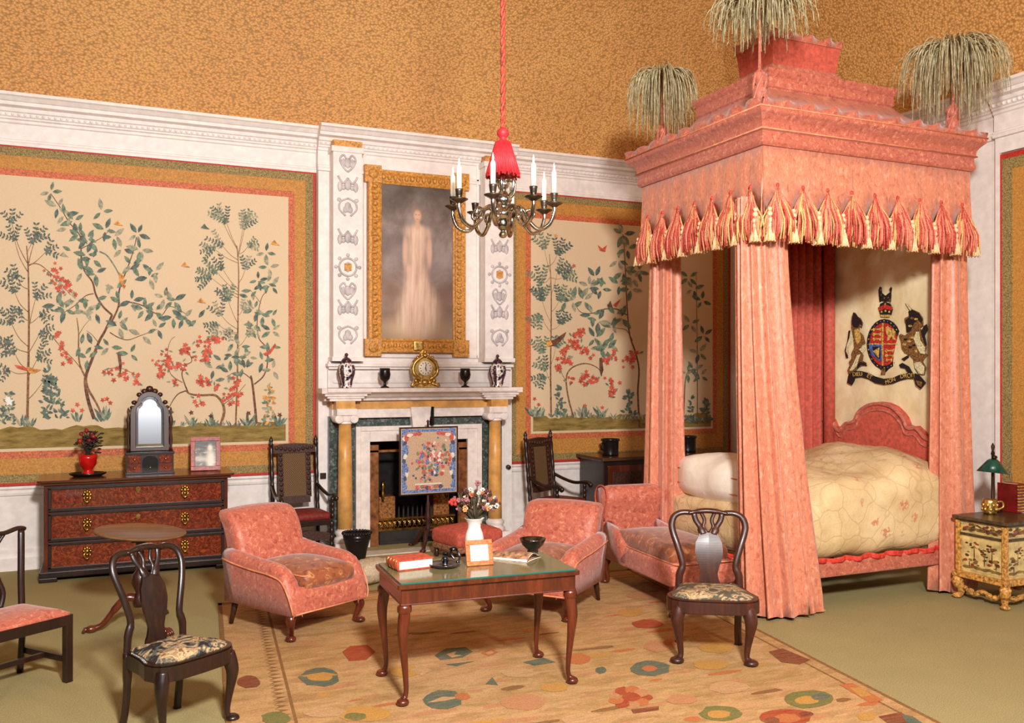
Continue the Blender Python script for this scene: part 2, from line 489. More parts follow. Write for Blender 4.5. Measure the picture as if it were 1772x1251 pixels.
def hanging(name, label, x0, x1, z0, z1, ix0, ix1, iz0, iz1, zm):
    t = thing(name, label, 'wall hanging', ((x0+x1)/2, YB, z0))
    off = -Vector((t.location.x, t.location.y, t.location.z))
    def mk(nm, boxes, mats, y0=YB-.028):
        b = MB()
        for (a, c0, d, e, m, dy) in boxes: b.box(a, y0-dy, c0, d, YB-.0005, e, m)
        o = b.build(nm, mats, t); o.data.transform(Matrix.Translation(off)); return o
    mk('silk_field', [(x0, z0, x1, z1, 0, 0)], [ochre_silk])
    def ring(a, c0, d, e, w, m, dy):
        return [(a, c0, d, c0+w, m, dy), (a, e-w, d, e, m, dy), (a, c0+w, a+w, e-w, m, dy), (d-w, c0+w, d, e-w, m, dy)]
    mk('braid', ring(x0, z0, x1, z1, .03, 0, .006)+ring(x0+.03, z0+.03, x1-.03, z1-.03, .085, 1, .003)
       + ring(ix0-.10, iz0-.10, ix1+.10, iz1+.10, .07, 2, .004)+ring(ix0-.03, iz0-.03, ix1+.03, iz1+.03, .03, 3, .006), [red_band, olive_band, rust_band, cream_silk])
    mu = Mural(YB-.034)
    mu.b.add([(ix0, mu.y, iz0), (ix1, mu.y, iz0), (ix1, mu.y, iz1), (ix0, mu.y, iz1)], [(0,1,2,3)], 0, False)
    n = 60; vs = []
    for i in range(n+1):
        x = ix0+(ix1-ix0)*i/n
        vs += [(x, mu.y-.001, iz0), (x, mu.y-.001, zm+.02*math.sin(i*.7)+.012*math.sin(i*2.1))]
    mu.b.add(vs, [(2*i, 2*i+2, 2*i+3, 2*i+1) for i in range(n)], 1, False)
    return t, mu, off

tL, mu, offL = hanging('wall_hanging', 'gold silk wall hanging painted with flowering trees, left of fireplace', XL+.02, CX0-.005, .865, 4.345, -2.2, 1.835, 1.245, 3.995, 1.45)
# leafless tall tree with small dark leaves, far left
mu.br([(47,738),(49,640),(50,560),(49,470),(46,425)], 3.2, 1.2, 2)
for (x, y, x2, y2, r, a) in ((48,470,25,415,30,-2.0),(47,455,20,385,26,-1.5),(46,440,55,420,30,-1.2),(48,500,30,480,26,-2.6),(50,455,62,410,26,-.8),(50,460,80,435,24,-.4),
                             (49,540,25,505,34,-1.8),(49,555,35,535,24,2.2),(50,570,62,515,30,-.9),(49,600,20,560,36,-2.2),(49,610,15,590,30,2.6),(50,610,70,575,28,.4),
                             (49,640,25,610,34,-2.6),(49,645,15,640,26,2.9),(50,650,65,620,28,-.5),(49,560,70,545,25,.2),(50,690,75,660,20,-.6)):
    mu.br([(x, y), ((x+x2)/2-2, (y+y2)/2+4), (x2, y2)], 1.0, .5)
    for k in range(3): mu.feather(x2, y2, a+(k-1)*.75, r*.8, 5, 5.5, 6.5)
mu.br([(50,458),(62,456),(75,462),(100,485),(122,510)], 1.4, .7, 2)
mu.blooms([(90,470),(98,482),(108,488),(116,498),(100,495)], 6, 6, 5)
# red and gold bird on the trunk
mu.poly([(25,631),(40,634),(52,640),(46,642),(30,637)], .011, 7); mu.poly([(46,634),(60,638),(72,640),(60,646),(50,645)], .011, 8)
# big branching tree
mu.br([(163,725),(152,690),(148,655),(158,625),(172,590),(182,572),(194,545)], 4.5, 2.6, 3)
mu.br([(180,728),(168,700),(152,672),(148,655)], 2.0, 3.5, 2)
mu.br([(194,545),(178,530),(166,510),(160,488),(147,470),(141,450),(140,420),(137,405),(120,385),(105,360),(88,335)], 2.6, .8, 3)
mu.br([(194,555),(205,530),(206,505),(212,485),(222,460),(232,430),(236,410)], 2.4, .8, 3)
mu.br([(204,532),(220,523),(245,528),(265,540),(280,545),(295,530),(325,545)], 1.8, .7, 3)
mu.br([(190,575),(205,584),(222,588),(245,580),(272,570)], 1.4, .6, 3)
mu.br([(162,508),(148,512),(130,528),(112,540)], 1.3, .6, 3)
mu.br([(141,430),(160,420),(180,408),(190,395)], 1.1, .5, 3)
mu.br([(149,655),(138,630),(136,600),(136,575),(133,550)], 2.4, 1.0, 2)
mu.br([(136,580),(145,565),(155,553)], .9, .4, 2)
mu.br([(172,595),(160,580),(150,572)], .9, .4, 3)
for (x, y, n) in ((88,332,4),(100,358,4),(112,372,3),(128,382,4),(118,395,3),(150,412,4),(155,418,3),(176,366,3),(182,398,4),(196,410,3),(150,440,4),(160,448,3),(125,435,2),(143,470,3),(165,472,3),(138,405,3),
                  (112,535,5),(98,528,3),(132,520,4),(148,538,4),(165,540,3),(188,512,3),(200,500,3),(212,430,3),(238,405,5),(243,432,4),(228,458,4),(245,455,3),(228,520,4),(250,535,5),(268,538,4),(285,515,4),(300,520,4),(300,548,4),(318,550,4),(342,552,2),
                  (272,568,4),(245,580,2),(205,555,3),(160,598,3),(190,600,3),(152,620,3),(225,612,3),(140,598,2),(258,480,4),(268,470,3),(205,565,3)):
    mu.sprig(x, y, n, 20)
mu.br([(180,640),(205,636),(228,645),(240,652)], .9, .5)
mu.blooms([(98,580),(106,596),(112,612),(118,625)], 5, 4, 5); mu.br([(85,575),(105,600),(130,625),(148,650)], 1.0, .8)
mu.blooms([(190,645),(205,638),(215,650),(228,648),(238,665)], 5, 6, 5)
mu.poly([(203,612),(206,632),(208,655),(211,632),(209,614)], .011, 3)            # small bird on the twig
mu.br([(172,435),(185,442),(198,460),(206,475)], 2.0, 1.4, 4); mu.poly([(205,470),(214,478),(215,500),(207,488)], .011, 8); mu.poly([(211,492),(218,494),(215,500)], .011, 7)
mu.bush(90, 725, 26, 70, 90); mu.bush(82, 722, 10, 88, 30)
mu.bush(14, 735, 14, 60, 40, (4,6,5)); mu.flower(16, 695, 9, 9); mu.flower(13, 690, 6, 9)
for (x, y) in ((134,700),(126,710),(142,710),(185,690),(178,692),(191,697)): mu.flower(x, y, 5)
mu.tuft(134, 730, 22); mu.tuft(182, 728, 26); mu.tuft(175, 730, 18); mu.tuft(40, 738, 20); mu.tuft(55, 738, 16)
# little flowering tree with an arching trunk
mu.br([(382,736),(388,712),(384,696),(372,684),(350,684),(330,682),(322,676)], 4.0, 2.2, 2)
mu.br([(322,676),(308,682),(298,695),(293,706)], 1.8, .8, 3)
mu.br([(325,678),(318,660),(315,645),(322,632),(332,625),(328,612)], 1.8, .8, 3)
mu.br([(316,662),(300,652),(293,640),(290,610),(295,590),(303,582)], 1.2, .6, 2)
mu.br([(386,700),(400,690),(412,680),(425,665)], 1.2, .7, 2)
mu.blooms([(275,628),(280,642),(278,650),(288,612),(288,625),(292,635),(300,636),(313,632),(320,600),(318,605),(360,605),(357,612),(355,622),(343,590),(360,588),(372,585),(380,588),(350,660),(358,664),(372,670),(346,656),(302,664),(344,692)], 5, 4, 5)
mu.blooms([(392,688),(405,672),(410,685),(404,697),(408,660)], 5, 4, 5)
# tall pale tree on the right
mu.br([(408,735),(411,640),(412,540),(413,470),(410,425)], 2.4, 1.0, 2)
for (x, y, x2, y2, a, r) in ((411,430,392,385,-2.1,30),(411,432,382,375,-2.3,24),(412,440,420,395,-1.1,30),(412,445,425,385,-1.2,24),(412,450,385,425,-2.7,34),(412,455,370,430,2.9,26),(413,440,430,425,-.3,18),
                             (412,500,385,465,-2.3,26),(412,505,375,470,-3.0,34),(412,510,365,480,3.0,30),(412,515,395,500,2.2,22),(413,490,425,465,-1.3,24),
                             (412,560,395,520,-1.8,30),(412,570,382,545,-2.0,28),(412,580,376,560,2.4,24),(412,575,400,570,2.2,20),(412,545,420,535,-.9,18),(412,600,428,580,-.7,20)):
    mu.br([(x, y), ((x+x2)/2, (y+y2)/2+3), (x2, y2)], .8, .4)
    for k in range(3): mu.feather(x2, y2, a+(k-1)*.6, r*.85, RND.choice((4,5,6)), 5, 6)
# twisting tree at the right edge
mu.br([(444,735),(441,700),(437,665),(434,650)], 3.6, 2.6, 3)
mu.br([(440,665),(455,652),(462,635),(463,615),(460,600),(448,585),(445,560),(448,535),(453,515),(460,505)], 2.0, .8, 3)
mu.br([(434,655),(420,645),(405,645),(392,652)], 1.3, .6, 3)
mu.br([(452,525),(440,510),(432,500)], .8, .4)
for (x, y, n) in ((460,437,4),(465,462,4),(447,485,4),(462,490,4),(470,495,3),(437,503,3),(432,515,3),(440,535,3),(455,545,3),(470,548,3),(470,572,4),(440,560,3),(435,572,2),(470,600,2),(415,600,3),(405,592,2),(405,615,3),(430,618,4),(418,618,3),(385,625,3),(370,638,3),(398,645,4),(420,635,3),(392,655,2),(455,625,3),(472,640,3),(465,612,2)):
    mu.sprig(x, y, n, 16)
mu.poly([(455,612),(466,606),(476,594),(478,598),(468,612),(460,616)], .011, 7)
mu.blooms([(330,612),(336,618),(320,640)], 3, 3, 4)
mu.bush(466, 736, 10, 70, 45, (4,6,8)); mu.bush(292, 738, 6, 26, 14)
for x, y in ((331,714),(365,720),(430,715),(484,718)): mu.tuft(x, 738, 24); mu.flower(x, y, 5, RND.choice((7,3)))
for x in range(300, 490, 14): mu.tuft(x, 738, 12, 4)
# birds and moths
for (x, y, m) in ((354,392,5),(204,386,8),(320,458,8),(348,520,8),(475,420,8),(110,440,6)):
    mu.poly([(x-7,y+2),(x,y-5),(x+3,y),(x+9,y+5),(x,y+4)], .011, m)
o = mu.b.build('painted_mural', PMATS, tL); o.data.transform(Matrix.Translation(offL))

tR, mu, offR = hanging('wall_hanging', 'gold silk wall hanging painted with trees, between fireplace and bed', CX1+.005, XR-.01, .865, 4.345, 4.955, 7.72, 1.27, 3.975, 1.45)
mu.br([(954,722),(953,640),(954,560),(954,500),(951,440)], 3.2, 1.0, 2)
for (x, y, x2, y2, a, r) in ((952,470,942,430,-1.8,28),(952,480,938,490,-1.9,34),(952,460,965,440,-1.2,30),(953,480,975,480,-.4,24),(953,490,940,500,2.4,20),(954,510,965,470,-.7,26),
                             (954,560,938,520,-1.7,30),(954,575,935,545,2.2,26),(954,540,968,520,-1.2,30),(954,570,970,560,-1.2,24),(954,640,938,610,-1.8,30),(954,650,942,650,2.4,24),(954,630,962,600,-1.2,18),(953,660,945,640,-2.2,26)):
    mu.br([(x, y), ((x+x2)/2, (y+y2)/2+3), (x2, y2)], .8, .4)
    for k in range(3): mu.feather(x2, y2, a+(k-1)*.55, r*.85, RND.choice((4,5)), 5, 6.5)
mu.poly([(944,592),(958,588),(980,574),(976,584),(962,598),(948,600)], .011, 3); mu.poly([(944,592),(952,588),(956,596),(948,600)], .011, 8)
mu.br([(993,722),(984,690),(980,655),(988,638),(1005,630),(1020,630),(1036,638),(1042,650)], 3.0, 1.2, 2)
mu.br([(980,660),(972,645),(970,632)], 1.2, .7, 2)
mu.blooms([(985,600),(978,612),(975,622),(968,632),(992,590),(1000,578),(1005,572),(1000,600),(1010,605),(1018,612),(985,625),(1016,650),(1022,660),(1010,655),(1032,655),(1050,622),(1060,615),(1056,660),(1062,670),(1058,680),(1090,620),(1100,612),(1085,625),(990,660)], 5, 4, 5)
mu.br([(1107,740),(1104,680),(1106,640),(1100,610),(1090,580),(1086,540),(1084,500),(1082,460),(1080,420),(1078,405)], 3.6, 1.0, 3)
mu.br([(1085,545),(1068,535),(1045,535),(1025,542),(1005,540),(995,525)], 2.2, .8, 3)
mu.br([(1095,590),(1085,572),(1070,568),(1060,566)], 1.4, .6, 3)
mu.br([(1060,580),(1050,590),(1040,600)], .8, .4)
for (x, y, n) in ((1078,405,5),(1085,430,4),(1070,450,3),(1078,470,4),(1095,480,4),(1072,492,3),(1105,470,4),(1092,500,4),(1065,545,3),(1020,495,5),(1030,480,4),(1040,500,4),(1010,520,4),(990,520,3),(1025,545,4),(1035,555,4),(1060,560,3),(1075,550,3),(1030,585,4),(1040,600,4),(1055,595,3),(1050,605,3),(980,520,3)):
    mu.sprig(x, y, n, 20)
mu.poly([(1050,530),(1056,520),(1060,532)], .011, 3); mu.poly([(1060,528),(1075,516),(1066,532)], .011, 7)
mu.poly([(1037,620),(1041,618),(1044,640),(1040,652),(1037,640)], .011, 3)
mu.poly([(1034,424),(1042,430),(1050,424),(1047,436),(1038,434)], .011, 7); mu.flower(962, 408, 4, 8); mu.flower(993, 460, 4, 7)
mu.bush(970, 722, 8, 50, 30); mu.bush(1088, 722, 10, 40, 30)
# the part of the mural behind the bed
mu.br([(1183,738),(1186,660),(1195,640),(1205,655)], 2.4, 1.0, 3); mu.br([(1207,735),(1207,640),(1206,540),(1205,470)], 2.0, .8, 2)
for (x, y, n) in ((1190,645,4),(1200,640,4),(1212,650,4),(1192,480,4),(1200,500,4),(1215,520,4),(1195,560,4),(1218,580,4),(1210,610,4)): mu.sprig(x, y, n, 16)
mu.bush(1222, 735, 7, 40, 26); mu.bush(1196, 735, 5, 50, 20)
for x in range(928, 1225, 13): mu.tuft(x, 722+8*(x-928)/300, 13, 4)
for (x, y) in ((932,700),(1012,702),(1042,705),(925,690)): mu.tuft(x, 722, 22); mu.flower(x, y, 4, 7)
o = mu.b.build('painted_mural', PMATS, tR); o.data.transform(Matrix.Translation(offR))

# gold panel on the right wall
yr = onX(1729, 300, XR).y
t = thing('wall_hanging', 'plain gold silk panel with red and olive braid on the right wall', 'wall hanging', (XR, 4.0, .9))
def bxs(nm, boxes, mats):
    b = MB()
    for (y0, z0, y1, z1, d, m) in boxes: b.box(-d, y0-4.0, z0-.9, -.001, y1-4.0, z1-.9, m)
    return b.build(nm, mats, t)
ZT = 4.17
bxs('silk_field', [(2.0, .9, yr, ZT, .02, 0)], [ochre_silk])
bxs('braid', [(2.0, ZT-.05, yr, ZT, .03, 0), (yr-.05, .9, yr, ZT-.05, .03, 0), (2.0, ZT-.16, yr-.05, ZT-.05, .026, 1), (yr-.16, .9, yr-.05, ZT-.16, .026, 1)], [red_band, olive_band])
# ------------------------------------------------------------------ fireplace
FX, FY = 3.35, 10.34
t = thing('fireplace', 'white and ochre marble fireplace with green slips and two ochre columns', 'fireplace', (FX, FY, 0))
def fp(name, boxes, mats, bevel=0, prt=None):
    b = MB()
    for bx in boxes: b.box(bx[0]-FX, bx[1]-FY, bx[2], bx[3]-FX, bx[4]-FY, bx[5], bx[6] if len(bx) > 6 else 0)
    return b.build(name, mats, prt or t, bevel)
# green marble ground
fp('marble_slips', [(2.285, 10.26, 0, 2.60, FY, 1.52), (4.13, 10.26, 0, 4.43, FY, 1.52), (2.60, 10.26, 1.37, 4.13, FY, 1.52)], green_marble)
# white architrave of the opening, with a step
IX0, IX1, IZ = 2.755, 3.965, 1.22
fp('opening_surround', [(2.60, 10.22, 0, IX0, 10.275, 1.385), (IX1, 10.22, 0, 4.13, 10.275, 1.385), (IX0, 10.22, IZ, IX1, 10.275, 1.385),
    (2.585, 10.205, 0, 2.645, 10.275, 1.40), (4.085, 10.205, 0, 4.145, 10.275, 1.40), (2.645, 10.205, 1.345, 4.085, 10.275, 1.40)], white_shade, .006)
fp('architrave', [(2.3, 10.18, 1.50, 4.42, FY, 1.605)], white_shade, .006)
fp('frieze', [(2.3, 10.17, 1.605, 4.42, FY, 1.70), (2.31, 10.02, 1.61, 2.53, 10.17, 1.70), (4.19, 10.02, 1.61, 4.41, 10.17, 1.70)], ochre_marble)
b = MB()
SH = [(0,1.70),(.05,1.70),(.06,1.73),(.10,1.745),(.14,1.775),(.20,1.79),(.235,1.80),(.235,1.845),(0,1.845)]
b.extrude(SH, lambda o, z, s_: (s_-FX, 10.17-o-FY, z), 2.20, 4.50)
for x0, x1 in ((2.24, 2.60), (4.12, 4.48)):       # the shelf breaks forward over the columns
    for (d, z0, z1) in ((0, 1.70, 1.73), (.03, 1.73, 1.755), (.06, 1.755, 1.785), (.10, 1.785, 1.846)):
        b.box(x0-d-FX, 10.02-d*.6-FY, z0, x1+d-FX, 10.17-FY, z1)
b.build('mantel_shelf', white_shade, t, .005)
b = MB(); kz = lambda a, z, d: (a-FX, d-FY, z)
b.prism([(3.25,1.37),(3.44,1.37),(3.47,1.62),(3.22,1.62)], kz, 10.14, 10.24); b.build('keystone', white_shade, t, .008)
b = MB(); b.box(3.475-FX, 10.14-FY, 1.40, 3.505-FX, 10.2-FY, 1.62); b.build('black_strip', black, t)  # narrow black strip along the keystone's right edge
for cx in (2.43, 4.27):
    b = MB(); b.lathe([(.085,.26),(.083,.5),(.078,1.0),(.07,1.44)], (cx-FX, 10.1-FY, 0), 28); b.build('column', ochre_marble, t)
    b = MB()
    b.lathe([(.075,1.44),(.085,1.445),(.085,1.465),(.078,1.475)], (cx-FX, 10.1-FY, 0), 24)
    for sx in (-1, 1):
        o = b.lathe([(.012,-.105),(.045,-.105),(.05,-.095),(.05,.09),(.045,.1),(.012,.1)], (0,0,0), 18)
        b.xf(o, Matrix.Translation((cx-FX+sx*.085, 10.1-FY, 1.50)) @ Matrix.Rotation(PI/2, 4, 'X'))
    b.box(cx-.10-FX, 10.01-FY, 1.475, cx+.10-FX, 10.19-FY, 1.54); b.box(cx-.115-FX, 9.99-FY, 1.54, cx+.115-FX, 10.2-FY, 1.615)
    b.build('capital', white_shade, t, .004)
    b = MB(); b.lathe([(.115,.11),(.125,.12),(.125,.15),(.1,.17),(.1,.19),(.112,.2),(.112,.23),(.09,.245),(.085,.26)], (cx-FX, 10.1-FY, 0), 24)
    b.box(cx-.14-FX, 9.96-FY, 0, cx+.14-FX, 10.24-FY, .112); b.build('column_base', white_shade, t, .004)
# firebox
b = MB()
b.box(IX0-.15-FX, 10.85-FY, 0, IX1+.15-FX, 10.9-FY, 1.42); b.box(IX0-.06-FX, 10.27-FY, 0, IX0-.001-FX, 10.85-FY, 1.42)
b.box(IX1+.001-FX, 10.27-FY, 0, IX1+.06-FX, 10.85-FY, 1.42); b.box(IX0-.06-FX, 10.27-FY, 1.225, IX1+.06-FX, 10.85-FY, 1.42)
b.build('firebox', soot, t)
fp('brass_insert', [(IX0, 10.25, 0, IX0+.11, 10.29, IZ-.04), (IX1-.11, 10.25, 0, IX1, 10.29, IZ-.04), (IX0, 10.25, 1.09, IX1, 10.28, 1.12), (IX0+.0, 10.29, .0, IX0+.02, 10.6, 1.1)], [plain('tarnished_copper', (150,96,58), .4, .6, var=.25)], .004)
# grate standing in the opening
g = thing('fire_grate', 'dark iron fire grate with pierced brass fret in the fireplace', 'fire grate', (FX, 10.5, 0))
b = MB(); b.box(-.46, -.19, .02, .46, -.15, .16); b.box(-.46, -.2, .0, .46, .28, .03); b.build('ash_tray', iron, g, .004)
b = MB(); b.box(-.48, -.2, .16, .48, -.17, .185); b.box(-.48, -.2, .285, .48, -.17, .31)
for i in range(16):
    x = -.45+.06*i
    for sg in (-1, 1): b.tube([(x-.03*sg, -.185, .185), (x+.03*sg, -.185, .285)], .006, 6)
    b.tube([(x+.012*math.cos(a), -.187, .235+.03*math.sin(a)) for a in [2*PI*j/8 for j in range(9)]], .004, 5)
b.build('brass_fret', brass, g)
for sx in (-1, 1):
    b = MB(); b.box(sx*.34-.1, -.1, .16, sx*.34+.1, .1, .55); b.build('hob', plain('worn_brass', (150,100,54), .45, .5, var=.4, scale=40), g, .006)
    b = MB(); b.lathe([(.012,.5),(.02,.55),(.03,.6),(.015,.64),(.03,.68),(.02,.72),(.005,.74)], (sx*.40, -.12, 0), 12); b.build('finial', brass, g)
b = MB(); b.box(-.24, .0, .2, .24, .2, .24)
for i in range(9): b.box(-.24+.058*i, -.02, .2, -.222+.058*i, .0, .42)
b.build('fire_basket', iron, g)
# hearth stone
hs = MB(); hs.box(2.1, 9.72, 0, 4.55, 9.96, .012); struct(hs.build('trim_10', plain('hearth_stone', (206,192,172), .5, var=.06)))

# overmantel with carved pilasters
OY = 10.34
ov = thing('overmantel', 'white carved overmantel with two grey relief pilasters above the mantel', 'overmantel', (FX, OY, 1.84))
def ob(name, boxes, m, prt=None, bevel=.004):
    b = MB()
    for (x0, y0, z0, x1, y1, z1) in boxes: b.box(x0-FX, y0-OY, z0-1.84, x1-FX, y1-OY, z1-1.84)
    return b.build(name, m, prt or ov, bevel)
ob('ledge', [(2.28, 10.24, 2.06, 4.55, OY, 2.09), (2.26, 10.21, 2.09, 4.57, OY, 2.125), (2.28, 10.24, 2.125, 4.55, OY, 2.15)], white)
ob('lower_panel', [(2.28, 10.3, 1.846, 4.55, OY, 2.06), (2.34, 10.285, 1.90, 4.49, 10.3, 1.93)], white)
ob('picture_panel', [(2.72, 10.325, 2.2, 4.13, OY, 4.6), (2.70, 10.31, 2.2, 2.735, OY, 4.6), (4.115, 10.31, 2.2, 4.15, OY, 4.6), (2.72, 10.31, 4.57, 4.13, OY, 4.61), (2.72, 10.31, 2.2, 4.13, OY, 2.235)], white)
def scroll(b, pts, r, n=6): b.tube(spline(pts, 5), r, n)
for px0, px1 in ((2.305, 2.64), (4.16, 4.535)):
    pc = (px0+px1)/2; hw = (px1-px0)/2
    p = ob('pilaster', [(px0, 10.14, 2.15, px1, OY, 4.60), (px0-.02, 10.12, 4.52, px1+.02, OY, 4.585), (px0-.015, 10.12, 2.15, px1+.015, OY, 2.2)], white)
    ob('gilt_block', [(px0, 10.13, 4.586, px1, OY, 4.655)], gilt_paint, p)
    L = lambda x, z: (pc+x-FX, 10.135-OY, z-1.84)
    for zc, k in ((4.4,'leaf'),(4.15,'swag'),(3.9,'urn'),(3.55,'swag'),(3.22,'disc'),(2.95,'leaf'),(2.75,'swag'),(2.45,'urn')):
        b = MB()
        if k == 'disc':
            b.tube([L(.10*math.cos(a), zc+.10*math.sin(a)) for a in [2*PI*i/20 for i in range(21)]], .012, 6)
            for a in range(8): b.ball(L(.135*math.cos(a*PI/4), zc+.135*math.sin(a*PI/4)), (.022,.01,.022), 8)
        for sg in (-1, 1):
            if k == 'leaf':
                scroll(b, [L(0, zc-.1), L(.06*sg, zc-.04), L(.09*sg, zc+.04), L(.05*sg, zc+.09), L(.02*sg, zc+.05)], .011)
                b.ball(L(.05*sg, zc), (.035,.01,.05), 8)
            if k == 'swag':
                scroll(b, [L(0, zc+.08), L(.05*sg, zc+.02), L(.09*sg, zc+.06), L(.11*sg, zc+.1)], .012)
                b.ball(L(.09*sg, zc-.02), (.03,.012,.06), 8); b.ball(L(.05*sg, zc-.03), (.025,.012,.03), 8)
            if k == 'urn':
                scroll(b, [L(0, zc+.1), L(.08*sg, zc+.06), L(.1*sg, zc-.02), L(.03*sg, zc-.1)], .012)
                b.ball(L(.1*sg, zc+.08), (.025,.01,.025), 8); b.ball(L(.03*sg, zc-.03), (.028,.012,.04), 8)
        b.ball(L(0, zc), (.04,.012,.06), 8)
        b.build('relief_ornament', relief_grey, p)
    b = MB(); b.box(pc-.04-FX, 10.12-OY, 3.18-1.84, pc+.04-FX, 10.14-OY, 3.26-1.84); b.build('gilt_tablet', gilt_paint, p)

# portrait
pt = thing('portrait_painting', 'tall gilt framed portrait of a pale standing lady above the mantel', 'painting', (3.345, 10.31, 2.255))
W_, H_ = 1.215, 2.14
b = MB()
FR = [(0,0),(.0,.05),(.02,.06),(.04,.045),(.09,.05),(.125,.075),(.155,.07),(.165,.05),(.165,0)]   # inner to outer
def frame_side(b, L, ang, cx, cz):
    o = b.extrude([(p[0], p[1]) for p in FR], lambda o_, z, s_: (s_*(L/2+o_), -z, o_), -1, 1)
    b.xf(o, Matrix.Translation((cx, 0, cz)) @ Matrix.Rotation(ang, 4, 'Y'))
iw, ih = W_-.33, H_-.33
frame_side(b, iw, 0, 0, H_-.165); frame_side(b, iw, PI, 0, .165)
frame_side(b, ih, PI/2, iw/2, H_/2); frame_side(b, ih, -PI/2, -iw/2, H_/2)
for sx in (-1, 1):
    for z in (.06, H_-.06):
        b.box(sx*(W_/2-.06)-.1, -.07, z-.1, sx*(W_/2-.06)+.1, -.0, z+.1)
        b.ball((sx*(W_/2-.06), -.075, z), (.06,.025,.06), 10)
for i in range(26):
    z = .2+(H_-.4)*i/25
    for sx in (-1, 1): b.ball((sx*(W_/2-.085), -.058, z), (.035,.022,.026), 8)
for i in range(13):
    x = -.42+.84*i/12
    for z in (.085, H_-.085): b.ball((x, -.058, z), (.026,.022,.035), 8)
b.build('gilt_frame', gilt_paint, pt)
b = MB(); b.rbox((0, -.075, .085), (.13,.03,.12), .012); b.build('name_plate', gold, pt)
q = N('portrait_canvas', .45, 0, .3); v = q.coord()
sep = q.n('ShaderNodeSeparateXYZ'); q.l(q.tc.outputs['Object'], sep.inputs[0])
X, Z = sep.outputs['X'], sep.outputs['Z']
def blob(cx, cz, sx, sz, pw=1.0):
    a = q.math('DIVIDE', q.math('SUBTRACT', X, cx), sx); c_ = q.math('DIVIDE', q.math('SUBTRACT', Z, cz), sz)
    d = q.math('ADD', q.math('MULTIPLY', a, a), q.math('MULTIPLY', c_, c_))
    return q.math('EXPONENT' , q.math('MULTIPLY', q.math('POWER', d, pw), -1.0))
bgf = q.noise(v, 2.2, 6, .6, .4)
bg = q.ramp(bgf, [(.3, (78,66,58)), (.5, (124,108,100)), (.72, (172,158,150))])
def lay(c, m, k=1.0):
    global bg
    bg = q.mix(bg, c, q.math('MULTIPLY', m, k))
lay((182,150,118), blob(0, .22, .6, .22), .9); lay((206,178,144), blob(-.1, .30, .3, .10), .7)
lay((130,86,62), blob(-.32, .72, .16, .25), .7); lay((120,82,64), blob(.34, .66, .16, .25), .7); lay((154,138,140), blob(.22, 1.15, .22, .3), .5); lay((150,134,132), blob(-.25, 1.2, .2, .35), .5)
lay((70,60,54), blob(.0, 1.95, .6, .25), .5)
fold = q.noise(q.coord((7,1,.7)), 2.2, 5, .6)
robe = q.ramp(fold, [(.3, (186,146,124)), (.5, (220,184,160)), (.72, (242,216,194))])
lay(robe, blob(0, .46, .27, .26, 2), .8); lay(robe, blob(.02, .62, .21, .28, 3), .8); lay(robe, blob(-.01, .85, .155, .36, 3), .9); lay(robe, blob(0, 1.27, .125, .24, 3), .9); lay(robe, blob(.0, 1.44, .165, .085, 2), .85)
lay((226,184,158), blob(-.15, 1.2, .035, .2, 2), .8); lay((226,184,158), blob(.15, 1.22, .035, .2, 2), .8); lay((222,180,152), blob(-.1, .98, .035, .06, 2), .7)
lay((214,168,140), blob(.0, 1.525, .035, .06, 2), .9); lay((150,122,104), blob(.0, 1.66, .068, .085, 2), .85); lay((222,178,150), blob(.0, 1.63, .048, .07, 2.5), .95);
lay((100,70,60), blob(-.018, 1.645, .009, .006), .7); lay((100,70,60), blob(.018, 1.645, .009, .006), .7); lay((176,110,96), blob(0, 1.592, .014, .006), .7)
q.base(bg)
b = MB(); b.box(-iw/2-.01, -.03, .155, iw/2+.01, -.012, H_-.155); b.build('canvas', q.m, pt)

# ------------------------------------------------------------------ on the mantel shelf
MZ = 1.848
def porcelain():
    q = N('painted_porcelain', .15, 0, .5); v = q.coord()
    a = q.noise(v, 26, 3, .5, .6); c_ = q.noise(v, 34, 2)
    col = q.ramp(a, [(.40, (44,36,60)), (.44, (238,228,218)), (.58, (240,232,224)), (.63, (176,50,40))], 'LINEAR')
    q.base(q.mix(col, (64,40,48), q.ramp(c_, [(.6, (0,0,0)), (.66, (255,255,255))]))); return q.m
china = porcelain(); china_dark = plain('dark_painted_porcelain', (64,40,48), .2, var=.5, scale=40)
def jar(loc, label):
    t = thing('lidded_vase', label, 'vase', loc, 0, 'lidded porcelain vases on the mantel')
    b = MB(); b.lathe([(.055,0),(.06,.02),(.05,.04),(.06,.08),(.082,.16),(.088,.21),(.08,.25),(.055,.275),(.05,.285)], (0,0,0), 24); b.build('body', china, t)
    b = MB()
    for a in range(4):
        x = a*PI/2+PI/4
        b.tube([(r*math.cos(x), r*math.sin(x), z) for r, z in ((.06,.03),(.062,.08),(.086,.16),(.092,.21),(.082,.255))], [.012,.016,.02,.02,.014], 6)
    b.build('painted_band', china_dark, t)
    b = MB(); b.lathe([(.055,.285),(.06,.29),(.058,.31),(.035,.335),(.015,.345),(.012,.355),(.022,.37),(.018,.385),(.004,.395)], (0,0,0), 20); b.build('lid', china_dark, t)
jar((2.43, 10.03, MZ), 'lidded porcelain vase at the left end of the mantel shelf')
jar((4.275, 10.03, MZ), 'lidded porcelain vase at the right end of the mantel shelf')
def goblet(loc, label):
    b = MB(); b.lathe([(.05,0),(.05,.01),(.02,.022),(.014,.05),(.02,.07),(.055,.1),(.066,.15),(.06,.19),(.06,.225),(.052,.225),(.05,.19),(.04,.12),(.005,.1)], (0,0,0), 24)
    tag(b.build('goblet', black, loc=loc), label, 'goblet', 'black goblets on the mantel')
goblet((2.88, 10.05, MZ), 'black footed goblet left of the gilt clock'); goblet((3.865, 10.05, MZ), 'black footed goblet right of the gilt clock')
